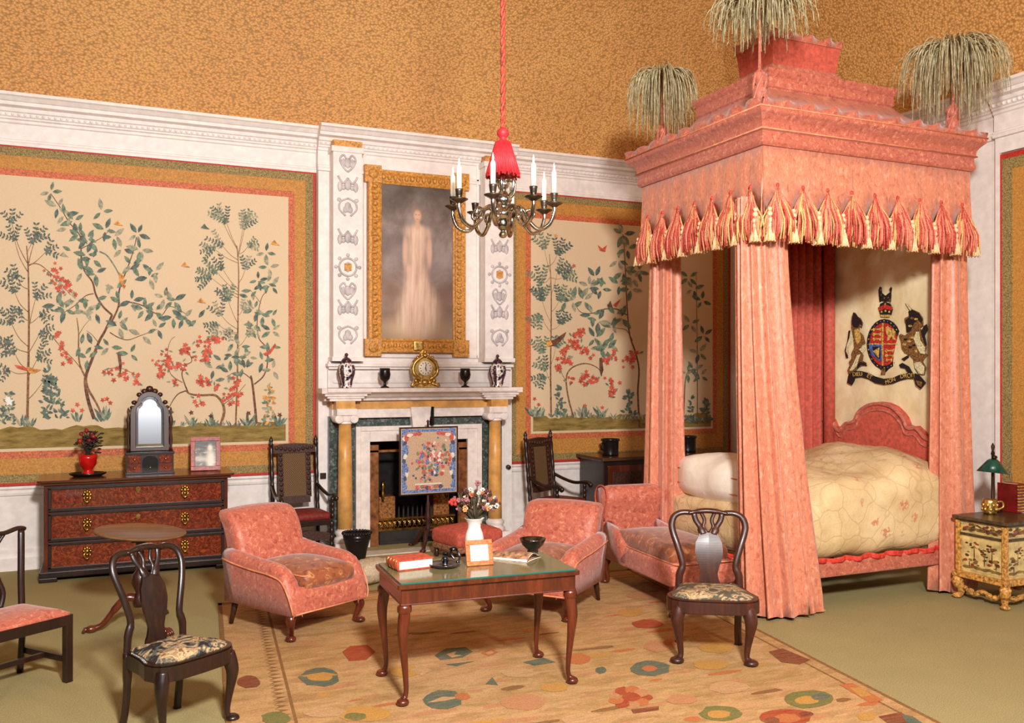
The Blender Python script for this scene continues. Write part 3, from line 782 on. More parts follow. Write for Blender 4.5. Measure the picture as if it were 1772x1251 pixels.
t = thing('mantel_clock', 'ornate gilt scrollwork clock in the middle of the mantel shelf', 'clock', (3.35, 10.06, MZ))
b = MB(); K = lambda a, z, d: (a, d, z)
half = [(.10,.0),(.13,.0),(.15,.03),(.12,.06),(.105,.1),(.135,.16),(.15,.23),(.13,.30),(.09,.345),(.05,.36),(.03,.40),(.0,.44)]
b.prism([(x, z) for x, z in half]+[(-x, z) for x, z in reversed(half[:-1])], K, -.05, .05)
for sg in (-1, 1):
    b.tube(spline([(sg*.08,-.05,.05),(sg*.14,-.06,.03),(sg*.165,-.06,.02),(sg*.15,-.06,.05)], 5), .018, 8)
    b.tube(spline([(sg*.06,-.06,.1),(sg*.12,-.065,.14),(sg*.15,-.06,.2),(sg*.13,-.06,.28),(sg*.08,-.06,.33),(sg*.03,-.06,.36)], 5), .02, 8)
    for (x, z, r) in ((.14,.16,.028),(.15,.23,.026),(.125,.3,.026),(.09,.35,.022),(.11,.08,.03),(.04,.38,.02),(.06,.06,.025)): b.ball((sg*x, -.05, z), (r,r*.8,r), 8)
b.ball((0,-.05,.41), (.022,.02,.035), 8); b.ball((0,-.06,.06), (.05,.025,.04), 8); b.ball((0,-.05,.37), (.03,.025,.03), 8)
b.build('gilt_case', gold, t, .003)
o = MB(); i0 = o.lathe([(.085,0),(.085,.012),(.078,.018),(.004,.018)], (0,0,0), 28); o.xf(i0, Matrix.Translation((0,-.052,.225)) @ Matrix.Rotation(PI/2, 4, 'X'))
dial = o.build('dial', candle_mat, t)
b = MB()
for i in range(12):
    a = i*PI/6; b.box(-.004, -.074, .056, .004, -.071, .070); 
    s0 = len(b.v)-8; b.xf(s0, Matrix.Translation((0,0,.225)) @ Matrix.Rotation(a, 4, 'Y'))
for a, L in ((.15, .05), (2.9, .035)):
    s0 = b.box(-.004, -.076, -.01, .004, -.073, L); b.xf(s0, Matrix.Translation((0,0,.225)) @ Matrix.Rotation(a, 4, 'Y'))
b.build('clock_hands', black, dial)

# bell pushes on the breast
for (x, z, lab) in ((2.232, .84, 'small dark square bell push left of the fireplace'), (4.545, .845, 'small dark round bell push right of the fireplace')):
    b = MB()
    if x < 3: b.box(-.034, -.022, -.034, .034, 0, .034)
    else:
        i0 = b.lathe([(.03,0),(.03,.015),(.02,.03),(.026,.05),(.01,.06)], (0,0,0), 16); b.xf(i0, Matrix.Rotation(PI/2, 4, 'X'))
    tag(b.build('bell_push', darkwood, bevel=.004, loc=(x, YC, z)), lab, 'bell push')

# ------------------------------------------------------------------ embroidered fire screen
sc = thing('fire_screen', 'pole fire screen with a blue bordered floral needlework panel', 'fire screen', (3.345, 9.86, 0))
q = N('needlework_ground', .85, 0, .1); f = q.noise(q.coord(), 90, 3)
q.base(q.ramp(f, [(.3, (176,140,112)), (.7, (214,184,154))])); needle = q.m
nb = plain('blue_wool', (106,126,168), .85, var=.35, scale=60); nr = plain('red_wool', (200,96,80), .85, var=.2, scale=60); npk = plain('pink_wool', (222,140,130), .85, var=.2, scale=60)
nc = plain('cream_wool', (232,216,198), .85, var=.1, scale=60); nn = plain('navy_wool', (80,86,112), .85, var=.2, scale=60); ng = plain('green_wool', (126,130,100), .85, var=.2, scale=60)
b = MB(); pw, z0, z1 = .335, .64, 1.385
b.box(-pw, -.012, z0, pw, .012, z1, 0)
kk = [0]
def wool(pts, m):
    kk[0] += 1; y = -.0135-.00004*kk[0]
    b.add([(x, y, z) for x, z in pts], [tuple(range(len(pts)))], m, False)
def rect(x0, a, x1, c_, m): wool([(x0, a), (x1, a), (x1, c_), (x0, c_)], m)
def ell(x, z, rx, rz, m, n=10, wob=.25):
    wool([(x+rx*math.cos(2*PI*i/n)*(1+RND.uniform(-wob, wob)), z+rz*math.sin(2*PI*i/n)*(1+RND.uniform(-wob, wob))) for i in range(n)], m)
for a in (rect(-pw+.01, z0+.01, -pw+.05, z1-.01, 1), rect(pw-.045, z0+.01, pw-.01, z1-.01, 1), rect(-pw+.01, z1-.04, pw-.01, z1-.01, 1), rect(-pw+.01, z0+.01, pw-.01, z0+.045, 1)): pass
for sg in (-1, 1):
    for i in range(14):
        z = z0+.08+.05*i; ell(sg*(pw-.055+.018*math.sin(i*1.3)), z, .022, .03, (1,1,4,3)[i % 4])
    for i in range(4): ell(sg*(.12+.045*i), z1-.06-.004*i, .035, .022, 2)
    ell(sg*.27, z1-.1, .03, .05, 2); ell(sg*.23, z1-.075, .04, .02, 3)
for i in range(10): ell(-.14+.031*i, z0+.07+.012*math.sin(i), .03, .024, (2,5,6,2,4)[i % 5])
rect(-.17, z0+.10, .15, z0+.115, 3)
for i in range(130):
    a = RND.uniform(0, 6.28); r = RND.random()**.7
    ell(.045+.21*r*math.cos(a), z0+.39+.2*r*math.sin(a), RND.uniform(.012, .03), RND.uniform(.012, .028), RND.choice((2,2,5,5,3,4,6,1)))
for i in range(16): ell(RND.uniform(-.22, .25), z0+RND.uniform(.16, .64), .013, .013, RND.choice((1,2,4,3,6)))
for i in range(12): ell(-.03+RND.uniform(-.07,.07), z0+.16+RND.uniform(-.02,.05), .016, .014, RND.choice((6,4,5)))
pan = b.build('needlework_panel', [needle, nb, nr, nc, nn, npk, ng], sc)
b = MB(); fw = .016
b.box(-pw-fw, -.018, z0-fw, -pw, .018, z1+fw); b.box(pw, -.018, z0-fw, pw+fw, .018, z1+fw); b.box(-pw, -.018, z1, pw, .018, z1+fw); b.box(-pw, -.018, z0-fw, pw, .018, z0)
b.build('panel_frame', darkwood, sc, .003)
b = MB(); b.lathe([(.03,.16),(.035,.2),(.022,.25),(.03,.32),(.036,.37),(.018,.44),(.026,.5),(.014,.56),(.014,.7),(.012,1.45),(.02,1.46),(.004,1.48)], (0,.03,0), 14); b.build('pole', walnut, sc)
for k in range(3):
    a = PI/2+2*PI*k/3+.5
    b = MB(); b.tube(spline([(0,.03,.2),(.08*math.cos(a),.03+.08*math.sin(a),.2),(.17*math.cos(a),.03+.17*math.sin(a),.08),(.25*math.cos(a),.03+.25*math.sin(a),.022)], 5), [.03]*5+[.026]*5+[.022]*6, 8)
    b.ball((.26*math.cos(a), .03+.26*math.sin(a), .02), (.04,.03,.02), 8); b.build('leg', walnut, sc)

# ribbed dark waste bin beside the hearth
b = MB()
P_ = flo(617, 955)
t = thing('waste_bin', 'dark scalloped wooden bin standing left of the hearth', 'bin', (2.42, 9.52, 0))
b.lathe([(.085,0),(.09,.02),(.11,.12),(.145,.25),(.152,.30),(.142,.30),(.10,.12),(.01,.03)], (0,0,0), 32); b.build('body', black, t)
b = MB()
for i in range(28): b.ball((.148*math.cos(i*PI/14), .148*math.sin(i*PI/14), .305), .017, 8)
b.tube([(.138*math.cos(a), .138*math.sin(a), .24) for a in [2*PI*i/32 for i in range(33)]], .008, 6); b.build('scalloped_rim', black, t)
# ------------------------------------------------------------------ rug
def rugmat():
    q = N('rug_weave', .9, 0, .15)
    a = q.noise(q.coord((1.6,5.5,1), (0,0,.12)), 1.8, 6, .65, .4); pa = q.noise(q.coord((2.2,6,1), (0,0,.12)), 2.6, 3, .5); pb = q.noise(q.coord((2.0,5,1), (0,0,.3)), 3.4, 3, .5); f = q.noise(q.coord(), 120, 3); g = q.noise(q.coord((.6,1,1)), 1.3, 3)
    col = q.ramp(a, [(.3, (150,114,70)), (.45, (180,144,94)), (.58, (200,168,118)), (.72, (188,142,94))])
    col = q.mix(col, (206,140,112), q.ramp(pa, [(.56, (0,0,0)), (.66, (170,170,170))])); col = q.mix(col, (214,182,140), q.ramp(pb, [(.58, (0,0,0)), (.66, (190,190,190))])); col = q.mix(col, (150,128,84), q.ramp(pb, [(.34, (150,150,150)), (.42, (0,0,0))]))
    col = q.mix(col, q.ramp(g, [(.35, (204,158,116)), (.6, (182,146,92))]), .35)
    q.base(q.mix(col, q.ramp(f, [(.3, (90,75,60)), (.7, (190,180,165))]), .45, 'OVERLAY')); q.bump(f, .5, .005); return q.m
def wool_motif(name, c, k=.3):
    q = N(name, .9, 0, .15); a = q.noise(q.coord((1.5,9,1), (0,0,.12)), 5, 4, .6); f = q.noise(q.coord(), 120, 3)
    col = q.mix(c, (180,138,92), q.ramp(a, [(.3, (0,0,0)), (.75, (255*k*2.4,)*3)]))
    q.base(q.mix(col, q.ramp(f, [(.3, (90,75,60)), (.7, (190,180,165))]), .45, 'OVERLAY')); q.bump(f, .5, .005); return q.m
R1 = wool_motif('rug_brick', (168,62,40)); R2 = wool_motif('rug_teal', (74,104,94)); R3 = wool_motif('rug_yellow', (198,152,76)); R4 = wool_motif('rug_pink', (200,142,106), .4); R5 = wool_motif('rug_maroon', (126,58,44))
R6 = wool_motif('rug_cream', (204,170,126), .4); R7 = wool_motif('rug_orange', (194,112,66)); R8 = wool_motif('rug_brown', (132,94,58)); R9 = wool_motif('rug_green', (108,118,66))
RM = [rugmat(), R1, R2, R3, R4, R5, R6, R7, R8, R9]
b = MB(); BL, BR, FR_, FL_ = Vector((.86,8.22)), Vector((4.97,7.95)), Vector((4.276,3.3)), Vector((.42,3.3))
quad = [FL_, FR_, BR, BL]
b.add([(p.x, p.y, z) for z in (.001, .012) for p in quad], [(4,5,6,7),(0,1,5,4),(1,2,6,5),(2,3,7,6),(3,0,4,7)], 0, False)
kk = [0]
def rp(pts, m):
    kk[0] += 1; z = .0126+.000008*kk[0]
    P = [flo(x, y, .0125) for x, y in pts]
    b.add([(p.x, p.y, z) for p in P], [tuple(range(len(P)))], m, False)
def ro(x, y, rx, ry, m, n=14, wob=.12): rp([(x+rx*math.cos(2*PI*i/n)*(1+RND.uniform(-wob,wob)), y+ry*math.sin(2*PI*i/n)*(1+RND.uniform(-wob,wob))) for i in range(n)], m)
def lerp2(u, v, z):
    p = (FL_*(1-u)+FR_*u)*(1-v)+(BL*(1-u)+BR*u)*v; return (p.x, p.y, z)
def strip(u0, u1, v0, v1, m, z=.0123, n=1):
    for i in range(n):
        a, c_ = v0+(v1-v0)*i/n, v0+(v1-v0)*(i+1)/n
        b.add([lerp2(u0,a,z), lerp2(u1,a,z), lerp2(u1,c_,z), lerp2(u0,c_,z)], [(0,1,2,3)], m, False)
for (u0, u1, m) in ((.0,.008,8),(.094,.099,8),(.965,.97,8),(.992,1,8)): strip(u0, u1, 0, 1, m)
strip(0, 1, .985, 1, 8); strip(.05, .95, .925, .93, 8)
for i in range(64):                                    # zigzag along the left border
    v0 = .98*i/64
    b.add([lerp2(.070,v0,.0124), lerp2(.092,v0+.0076,.0124), lerp2(.070,v0+.0153,.0124), lerp2(.078,v0+.0076,.0124)], [(0,1,2,3)], 8, False)
for i in range(150):                                   # faded patches of the field
    u, v = RND.uniform(.12,.95), RND.random()
    w, h = RND.uniform(.012,.045), RND.uniform(.004,.010)
    kk[0] += 1; z = .0124+.000002*kk[0]
    n = 9; p0 = [(u+w*math.cos(2*PI*j/n)*RND.uniform(.6,1), v+h*math.sin(2*PI*j/n)*RND.uniform(.6,1)) for j in range(n)]
    b.add([lerp2(min(.99,x), max(0,min(.99,y)), z) for x, y in p0], [tuple(range(n))], RND.choice((3,4,4,6,6,7,8)), False)
rp([(592,1128),(606,1118),(636,1116),(650,1128),(634,1142),(604,1144)], 1)
rp([(752,1134),(772,1122),(806,1120),(818,1128),(800,1138),(762,1142)], 2); rp([(772,1132),(790,1127),(786,1133),(800,1134),(782,1138)], 6); rp([(770,1150),(822,1144),(790,1153)], 2)
ro(553,1172,35,16,2); ro(555,1172,22,7,3); rp([(518,1170),(560,1163),(588,1168),(545,1173)], 3)
ro(766,1211,34,17,2); rp([(740,1216),(765,1206),(800,1206),(770,1213)], 6)
ro(1125,1157,36,13,2); ro(1124,1157,13,5,7)
for a in range(9): ro(1090+26*math.cos(a*.7), 1207+13*math.sin(a*.7), 13, 7, (1,7,4)[a % 3])
ro(1092,1206,16,8,1)
ro(1398,1210,44,15,9); ro(1396,1212,20,7,3); ro(1420,1206,16,6,2)
ro(1362,1241,46,15,1); ro(1362,1243,22,8,7); ro(1336,1247,14,6,5); ro(1395,1236,12,5,5)
ro(1246,1235,36,14,9); ro(1244,1236,20,7,3)
rp([(1330,1128),(1354,1122),(1402,1142),(1384,1150),(1352,1146)], 5); rp([(1452,1185),(1475,1182),(1530,1212),(1505,1216)], 7); rp([(1470,1190),(1492,1190),(1508,1204),(1490,1206)], 3); rp([(1520,1240),(1560,1232),(1572,1251),(1535,1251)], 5)
rp([(1560,1236),(1580,1240),(1600,1254),(1572,1256)], 2); ro(1500,1240,16,7,3)
ro(430,1180,20,11,5); ro(478,1243,26,11,9); ro(632,1236,44,14,3); ro(615,1240,20,7,9)
rp([(905,1146),(940,1138),(962,1146),(925,1152)], 2); ro(1000,1140,22,9,7); ro(1140,1118,26,10,4); ro(1160,1112,14,6,7)
rp([(832,1130),(850,1122),(862,1129),(846,1136)], 7); rp([(840,1130),(850,1126),(855,1129),(847,1133)], 6)
ro(700,1162,26,11,3); ro(800,1205,14,6,7); rp([(1092,1228),(1140,1222),(1140,1229),(1096,1235)], 5); rp([(840,1184),(852,1172),(862,1186)], 2); ro(1040,1160,10,6,2)
rp([(710,1160),(728,1150),(746,1160),(730,1170)], 6); ro(905,1215,40,14,4); ro(1010,1245,40,12,6); ro(560,1232,36,10,6); ro(900,1165,30,8,6); ro(1230,1150,30,9,3); ro(1260,1190,34,10,6)
ro(1180,1210,26,9,4); ro(960,1190,26,8,3); ro(1240,1120,30,10,3); ro(1120,1080,26,8,1); ro(1090,1060,22,7,3); ro(1110,1030,26,7,4)
tag(b.build('rug', RM), 'large worn tan rug with scattered brick, teal and yellow motifs', 'rug')

# ------------------------------------------------------------------ chest of drawers
def handle(parent, x, y, z):
    b = MB()
    for k in range(8):
        a = k*PI/4; b.ball((x+.03*math.cos(a), y-.008, z+.03+.03*math.sin(a)*1.1), (.014,.008,.014), 8)
    b.ball((x, y-.012, z+.03), (.02,.014,.022), 10)
    b.tube(spline([(x-.015,y-.02,z+.02),(x-.028,y-.03,z-.0),(x-.016,y-.03,z-.03),(x,y-.03,z-.042),(x+.016,y-.03,z-.03),(x+.028,y-.03,z-.0),(x+.015,y-.02,z+.02)], 4), .008, 8); b.ball((x, y-.03, z-.04), (.014,.01,.016), 8)
    return b.build('drop_handle', brass, parent)
ch = thing('chest_of_drawers', 'wide burr walnut chest of three drawers with brass drop handles', 'chest of drawers', (.26, 9.76, 0))
b = MB(); b.box(-.84, .012, .09, .86, .6, .93); b.build('carcass', mahogany, ch, .006)
b = MB(); b.slab(rrect(-.90, -.05, .92, .62, .04), .955, .98, 0, rings=2); b.box(-.87, -.02, .93, .89, .61, .956); b.build('top', wood('chest_top', (70,34,20), (110,66,40), .2, 1.5, 0), ch, .006)
b = MB(); b.box(-.88, -.02, .04, .90, .61, .10)
for sx in (-.80, .82):
    b.box(sx-.08, -.03, 0, sx+.08, .08, .045)
b.build('plinth', darkwood, ch, .008)
for z0, z1 in ((.69, .905), (.40, .655), (.125, .365)):
    b = MB(); b.box(-.79, -.004, z0, .81, .3, z1); 
    d = b.build('drawer', burr, ch, .004)
    b = MB()
    for (x0, a, x1, c_) in ((-.80,z0-.012,.82,z0+.018),(-.80,z1-.018,.82,z1+.012),(-.80,z0,-.772,z1),(.792,z0,.82,z1)): b.box(x0, -.018, a, x1, .0, c_)
    b.build('drawer_moulding', darkwood, d, .004)
    zc = (z0+z1)/2
    handle(d, -.46, -.006, zc); handle(d, .44, -.006, zc)
    b = MB(); b.prism([(0,-.03),(.018,.0),(.022,.025),(0,.035),(-.022,.025),(-.018,.0)], lambda a, z, dd: (a, dd, z+zc+.05), -.012, -.003); b.build('keyhole_plate', brass, d)
CT = .981
# red pot with berries on a black tray
b = MB(); b.lathe([(.13,0),(.17,.02),(.175,.035),(.165,.035),(.125,.012),(.01,.012)], (0,0,0), 28, sx=1, sy=.75); tag(b.build('tray', black, loc=(-.20, 10.03, CT)), 'small oval black tray under the red pot', 'tray')
t = thing('potted_plant', 'red footed pot of dark red buds on the chest of drawers', 'plant', (-.20, 10.05, CT+.0135))
b = MB(); b.lathe([(.055,0),(.06,.02),(.04,.035),(.05,.06),(.08,.1),(.085,.16),(.09,.2),(.08,.2),(.07,.15),(.01,.14)], (0,0,0), 24); b.build('pot', plain('red_glaze', (192,22,18), .2, var=.1), t)
b = MB(); bud_m = plain('dark_red_petals', (150,30,34), .4, var=.25, scale=30)
for i in range(24):
    a, r = RND.uniform(0, 6.28), RND.uniform(.02, .13); z = RND.uniform(.26, .46)
    p = Vector((r*math.cos(a), r*math.sin(a)*.7, z)); b.tube(spline([(0,0,.15),(p.x*.4,p.y*.4,z-.08),tuple(p)], 4), .006, 5)
    for _ in range(3):
        d = Vector((RND.gauss(0,.03), RND.gauss(0,.03), RND.uniform(-.1,0))); b.ball(p+d, (.02,.02,.01), 6)
    if i % 2 == 0:
        c2 = MB(); c2.ball(p, .027*RND.uniform(.7,1.1), 8); c2.build('bud', bud_m, t)
b.build('foliage', plain('dark_foliage', (44,34,26), .6, var=.3), t)
# toilet mirror
t = thing('dressing_mirror', 'arched dressing mirror on a small drawer box, on the chest', 'mirror', (.38, 10.08, CT), 0)
b = MB(); b.box(-.225, -.12, .0, .225, .12, .21); b.box(-.235, -.13, .0, .235, .13, .018); b.box(-.235, -.13, .2, .235, .13, .225); b.build('drawer_box', darkwood, t, .004)
for (x0, x1, z0, z1) in ((-.21,-.085,.11,.195),(-.21,-.085,.025,.1),(.085,.21,.11,.195),(.085,.21,.025,.1)):
    b = MB(); b.box(x0, -.128, z0, x1, -.1, z1); d = b.build('drawer', burr, t, .004)
    b = MB(); b.ball(((x0+x1)/2, -.137, (z0+z1)/2), .012, 8); b.build('knob', brass, d)
b = MB(); b.prism([(-.075,.02)]+[(.075*math.cos(a), .13+.06*math.sin(a)) for a in [PI-PI*i/10 for i in range(11)]]+[(.075,.02)], lambda a, z, d: (a, d, z), -.134, -.1); dd = b.build('cupboard_door', black, t, .003)
b = MB(); b.ball((0,-.14,.07), .011, 8); b.build('knob', brass, dd)
for sx in (-1, 1):
    b = MB(); b.lathe([(.02,.22),(.012,.26),(.018,.34),(.011,.42),(.016,.5),(.022,.55),(.01,.6),(.014,.64),(.003,.68)], (sx*.205, .0, 0), 12); b.build('upright', walnut, t)
def arch(w, z0, z1, zs):
    """stepped baroque arch outline"""
    pts = [(-w, z0), (-w, zs)]
    pts += [(-w+.18*w*(1-math.cos(a)), zs+.09*math.sin(a)) for a in [PI/2*i/5 for i in range(1, 6)]]
    r = w*.62; zc = z1-r*.85
    pts += [(-r*math.cos(a), zc+r*.85*math.sin(a)) for a in [PI*i/12 for i in range(13)]]
    return pts+[(-x, z) for x, z in reversed(pts[:7])]
o_out, o_in = arch(.185, .23, .84, .60), arch(.135, .27, .79, .60)
tilt = Matrix.Translation((0,0,.45)) @ Matrix.Rotation(math.radians(-3), 4, 'X') @ Matrix.Translation((0,0,-.45))
b = MB(); F = lambda p, y: (p[0], y, p[1])
n = len(o_out)
vs = [F(p, -.02) for p in o_out]+[F(p, -.02) for p in o_in]+[F(p, .025) for p in o_out]+[F(p, -.008) for p in o_in]
fs = []
for i in range(n):
    j = (i+1) % n
    fs += [(i, j, n+j, n+i), (i, 2*n+i, 2*n+j, j), (n+i, n+j, 3*n+j, 3*n+i)]
fs.append(tuple(range(2*n, 3*n)))
b.add(vs, fs, 0, False)
for (x, z, r) in ((0,.87,.04),(.05,.845,.035),(-.05,.845,.035),(.1,.81,.03),(-.1,.81,.03),(.15,.73,.028),(-.15,.73,.028),(.17,.68,.022),(-.17,.68,.022)): b.ball((x,-.005,z), (r,.02,r*.85), 8)
b.xf(0, tilt); mf = b.build('mirror_frame', walnut, t, .003)
mg = N('mirror_glass', .16, 1.0); mg.base((225,230,240)); 
b = MB(); cx_, cz_ = 0, .5
vs = [F(p, -.009) for p in o_in]+[F((p[0]*.82, .53+(p[1]-.53)*.88), -.016) for p in o_in]
b.add(vs, [(i, (i+1)%n, n+(i+1)%n, n+i) for i in range(n)]+[tuple(range(n, 2*n))], 0, False); b.xf(0, tilt); b.build('glass', mg.m, t)
# photograph in a red frame
def photo_frame(loc, rot, w, h, m, fw, label, picmat, lean=-14, inset=None):
    t = thing('photo_frame', label, 'photo frame', loc, rot)
    b = MB(); 
    for (x0, z0, x1, z1) in ((-w/2,0,w/2,fw),(-w/2,h-fw,w/2,h),(-w/2,fw,-w/2+fw,h-fw),(w/2-fw,fw,w/2,h-fw)): b.box(x0, -.012, z0, x1, .008, z1)
    b.box(-w/2+.005, .006, .005, w/2-.005, .012, h-.005)
    k = Matrix.Rotation(math.radians(lean), 4, 'X')
    b.xf(0, k); b.build('frame', m, t, .004)
    b = MB(); b.box(-w/2+fw, -.004, fw, w/2-fw, .004, h-fw); b.xf(0, k); b.build('picture', picmat, t)
    b = MB(); b.box(-.02, .01, .0, .02, .016, h*.75); b.xf(0, k); 
    i0 = b.box(-.02, h*.36, .0, .02, h*.366, .01)
    b.v[-8:] = b.v[-8:]
    b.build('strut', m, t); return t
q = N('old_photograph', .4, 0, .4); sep = q.n('ShaderNodeSeparateXYZ'); q.l(q.tc.outputs['Object'], sep.inputs[0]); X, Z = sep.outputs['X'], sep.outputs['Z']
f = q.noise(q.coord((1,1,2.2)), 14, 5, .6)
col = q.ramp(f, [(.35, (44,38,36)), (.52, (96,88,80)), (.66, (196,188,172))])
col = q.mix(col, (40,34,32), q.math('MULTIPLY', blob(0, .30, .3, .08, 1.5), .85)); col = q.mix(col, (222,212,192), blob(.05, .11, .045, .11, 1.6)); col = q.mix(col, (226,210,186), blob(.045, .235, .024, .034, 1.6)); col = q.mix(col, (205,196,178), q.math('MULTIPLY', blob(-.05, .12, .08, .03), .8)); q.base(col)
photo_frame((.93, 10.06, CT+.003), math.radians(-4), .30, .36, plain('red_lacquer_frame', (150,52,40), .4, var=.3, scale=40), .045, 'old photograph in a red frame on the chest of drawers', q.m)

# ------------------------------------------------------------------ tripod tea table
tc = flo(243, 1086)
faded = wood('faded_walnut', (112,76,46), (150,110,72), .6, 1.5, 0); faded.node_tree.nodes['Principled BSDF'].inputs['Coat Weight'].default_value = 0; faded.node_tree.nodes['Principled BSDF'].inputs['Specular IOR Level'].default_value = .2
t = thing('tripod_table', 'round brown tripod tea table behind the dark front chair', 'table', (tc.x, tc.y, 0), .3)
b = MB(); b.lathe([(.02,-.012),(.325,-.012),(.34,-.004),(.345,.006),(.335,.012),(.325,.006),(.02,.006)], (0,0,0), 40)
b.xf(0, Matrix.Translation((0,0,.755)) @ Matrix.Rotation(math.radians(4), 4, 'Y') @ Matrix.Rotation(math.radians(3), 4, 'X')); b.build('tilt_top', faded, t)
b = MB(); b.box(-.10, -.10, .69, .10, .10, .725); b.build('block', darkwood, t, .01)
b = MB(); b.lathe([(.05,.17),(.06,.2),(.055,.25),(.035,.28),(.07,.36),(.062,.42),(.03,.46),(.034,.5),(.028,.62),(.036,.67),(.045,.70)], (0,0,0), 18); b.build('baluster', walnut, t)
for k in range(3):
    a = PI+.0+2*PI*k/3-.3
    c_, s_ = math.cos(a), math.sin(a)
    b = MB(); b.tube(spline([(.02*c_,.02*s_,.23),(.1*c_,.1*s_,.25),(.19*c_,.19*s_,.16),(.27*c_,.27*s_,.06),(.33*c_,.33*s_,.035)], 5), [.036]*6+[.032]*5+[.024]*5+[.022]*5, 10, flat=.8)
    b.ball((.35*c_, .35*s_, .03), (.05,.035,.03), 10)
    for d in (-.35, 0, .35): b.tube([(.35*c_,.35*s_,.04),(.35*c_+.05*math.cos(a+d),.35*s_+.05*math.sin(a+d),.03),(.35*c_+.065*math.cos(a+d),.35*s_+.065*math.sin(a+d),.008)], [.016,.014,.008], 6)
    b.build('leg', mahogany, t)

# ------------------------------------------------------------------ Queen Anne side chairs
def cabriole(b, x, y, h, ox, oy, s_=1.0, foot=True):
    P = [(0,h,.036),(.012,h*.86,.040),(.022,h*.72,.036),(.012,h*.5,.025),(0,h*.3,.019),(-.006,h*.14,.016),(.004,h*.07,.017),(.016,.03,.022)]
    sp = spline([(x+ox*o, y+oy*o, z) for o, z, r in P], 4)
    rr = []
    for i in range(len(P)-1):
        for j in range(4): rr.append((P[i][2]+(P[i+1][2]-P[i][2])*j/4)*s_)
    rr.append(P[-1][2]*s_)
    b.tube(sp, rr, 12)
    if foot: b.lathe([(.02*s_,.0),(.036*s_,.006),(.042*s_,.016),(.036*s_,.03),(.02*s_,.04)], (x+ox*.022, y+oy*.022, 0), 14)
def tapestry(name, c0):
    q = N(name, .85, 0, .15); a = q.noise(q.coord(), 11, 3, .5, 1.5); f = q.noise(q.coord(), 130, 2); w = q.voro(q.coord(), 26, 'Color')
    col = q.ramp(a, [(.36, c0), (.43, (92,96,88)), (.49, (170,140,104)), (.55, (196,176,136)), (.6, (140,96,70)), (.68, c0)], 'CONSTANT')
    q.base(q.mix(col, q.ramp(f, [(.3, (60,55,50)), (.7, (200,195,185))]), .4, 'OVERLAY')); q.bump(f, .4, .004); return q.m
def seat_outline(w0, w1, y0, y1, n=10):
    """w0 half width at the back (y1), w1 at the front (y0), rounded front"""
    pts = [(w0, y1), (w0+(w1-w0)*.5, (y0+y1)/2+.03)]
    for i in range(n+1):
        a = PI*i/n
        c_, s_ = math.cos(a), math.sin(a)
        pts.append((w1*math.copysign(abs(c_)**.55, c_), y0+.15-.15*(s_**.7)))
    return pts+[(-(w0+(w1-w0)*.5), (y0+y1)/2+.03), (-w0, y1)]
def qa_chair(label, loc, rot, seatmat, name='side_chair', hb=1.0, m=walnut, lx=.215):
    t = thing(name, label, 'chair', loc, rot)
    zs = .43
    ol = seat_outline(.19, .265, -.25, .2)
    b = MB(); b.slab(ol, zs-.085, zs, 0, rings=2); b.build('seat_rail', m, t, .008)
    b = MB(); b.slab([(x*.985, -.025+(y+.025)*.985) for x, y in ol], zs, zs+.014, 0, rings=2); b.build('seat_moulding', m, t, .006)
    b = MB(); b.slab([(x*.9, -.025+(y+.025)*.9) for x, y in ol], zs+.012, zs+.03, .028, rim=.012); b.build('seat', seatmat, t)
    for sx in (-1, 1):
        b = MB(); cabriole(b, sx*lx, -.19, zs-.03, sx*.8, -.7); b.build('leg', m, t)
        b = MB(); b.tube(spline([(sx*.18,.185,zs),(sx*.175,.195,.25),(sx*.175,.215,.1),(sx*.18,.235,.0)], 4), [.026]*4+[.022]*4+[.022]*4+[.026], 8); b.build('leg', m, t)
    def yb(z): return .185+.12*max(0, (z-.43)/.57)**1.3-.03*math.sin(PI*min(1, max(0, (z-.43)/.57)))
    for sx in (-1, 1):
        pr = [(.183,.40),(.178,.52),(.160,.585),(.165,.64),(.19,.74),(.215,.83),(.222,.89),(.205,.945),(.16,.972),(.10,.972)]
        b = MB(); sp = spline([(sx*x, yb(z), z*hb) for x, z in pr], 4)
        b.tube(sp, [.022]*4+[.024]*4+[.021]*28+[.019], 10, flat=.8); b.build('back_stile', m, t)
    b = MB(); b.tube(spline([(-.12,yb(.97),.968*hb),(-.06,yb(.98),.982*hb),(0,yb(.98),.988*hb),(.06,yb(.98),.982*hb),(.12,yb(.97),.968*hb)], 4), [.02]*4+[.026]*9+[.02]*4, 10, flat=.75); b.build('crest_rail', m, t)
    prof = [(.42,.072),(.47,.066),(.5,.055),(.54,.05),(.58,.058),(.64,.075),(.70,.084),(.76,.08),(.80,.064),(.835,.052)]
    b = MB()
    secs = []
    for i in range(25):
        z = .42+.415*i/24; w = spl1(prof, z); y = yb(z)
        secs.append([(-w,y-.009,z*hb),(0,y-.013,z*hb),(w,y-.009,z*hb),(w,y+.009,z*hb),(0,y+.011,z*hb),(-w,y+.009,z*hb)])
    b.loft(secs, 0, True, False)
    for sx in (-1, 1):
        b.tube(spline([(sx*.03,yb(.82),.82*hb),(sx*.048,yb(.87),.87*hb),(sx*.075,yb(.92),.92*hb),(sx*.085,yb(.965),.965*hb)], 4), [.026]*4+[.018]*4+[.018]*4+[.022], 8, flat=.6)
        b.tube(spline([(sx*.008,yb(.83),.83*hb),(sx*.03,yb(.875),.875*hb),(sx*.022,yb(.92),.92*hb),(sx*.04,yb(.97),.97*hb)], 4), .012, 8, flat=.7)
    b.build('splat', m, t)
    return t
tap = tapestry('woven_tapestry', (52,44,42)); tap2 = tapestry('pale_tapestry', (104,84,62))
rc = math.radians(-32); kc = Vector((3.594-.045, 5.245)); sx_, sy_ = 1.2, 1.12
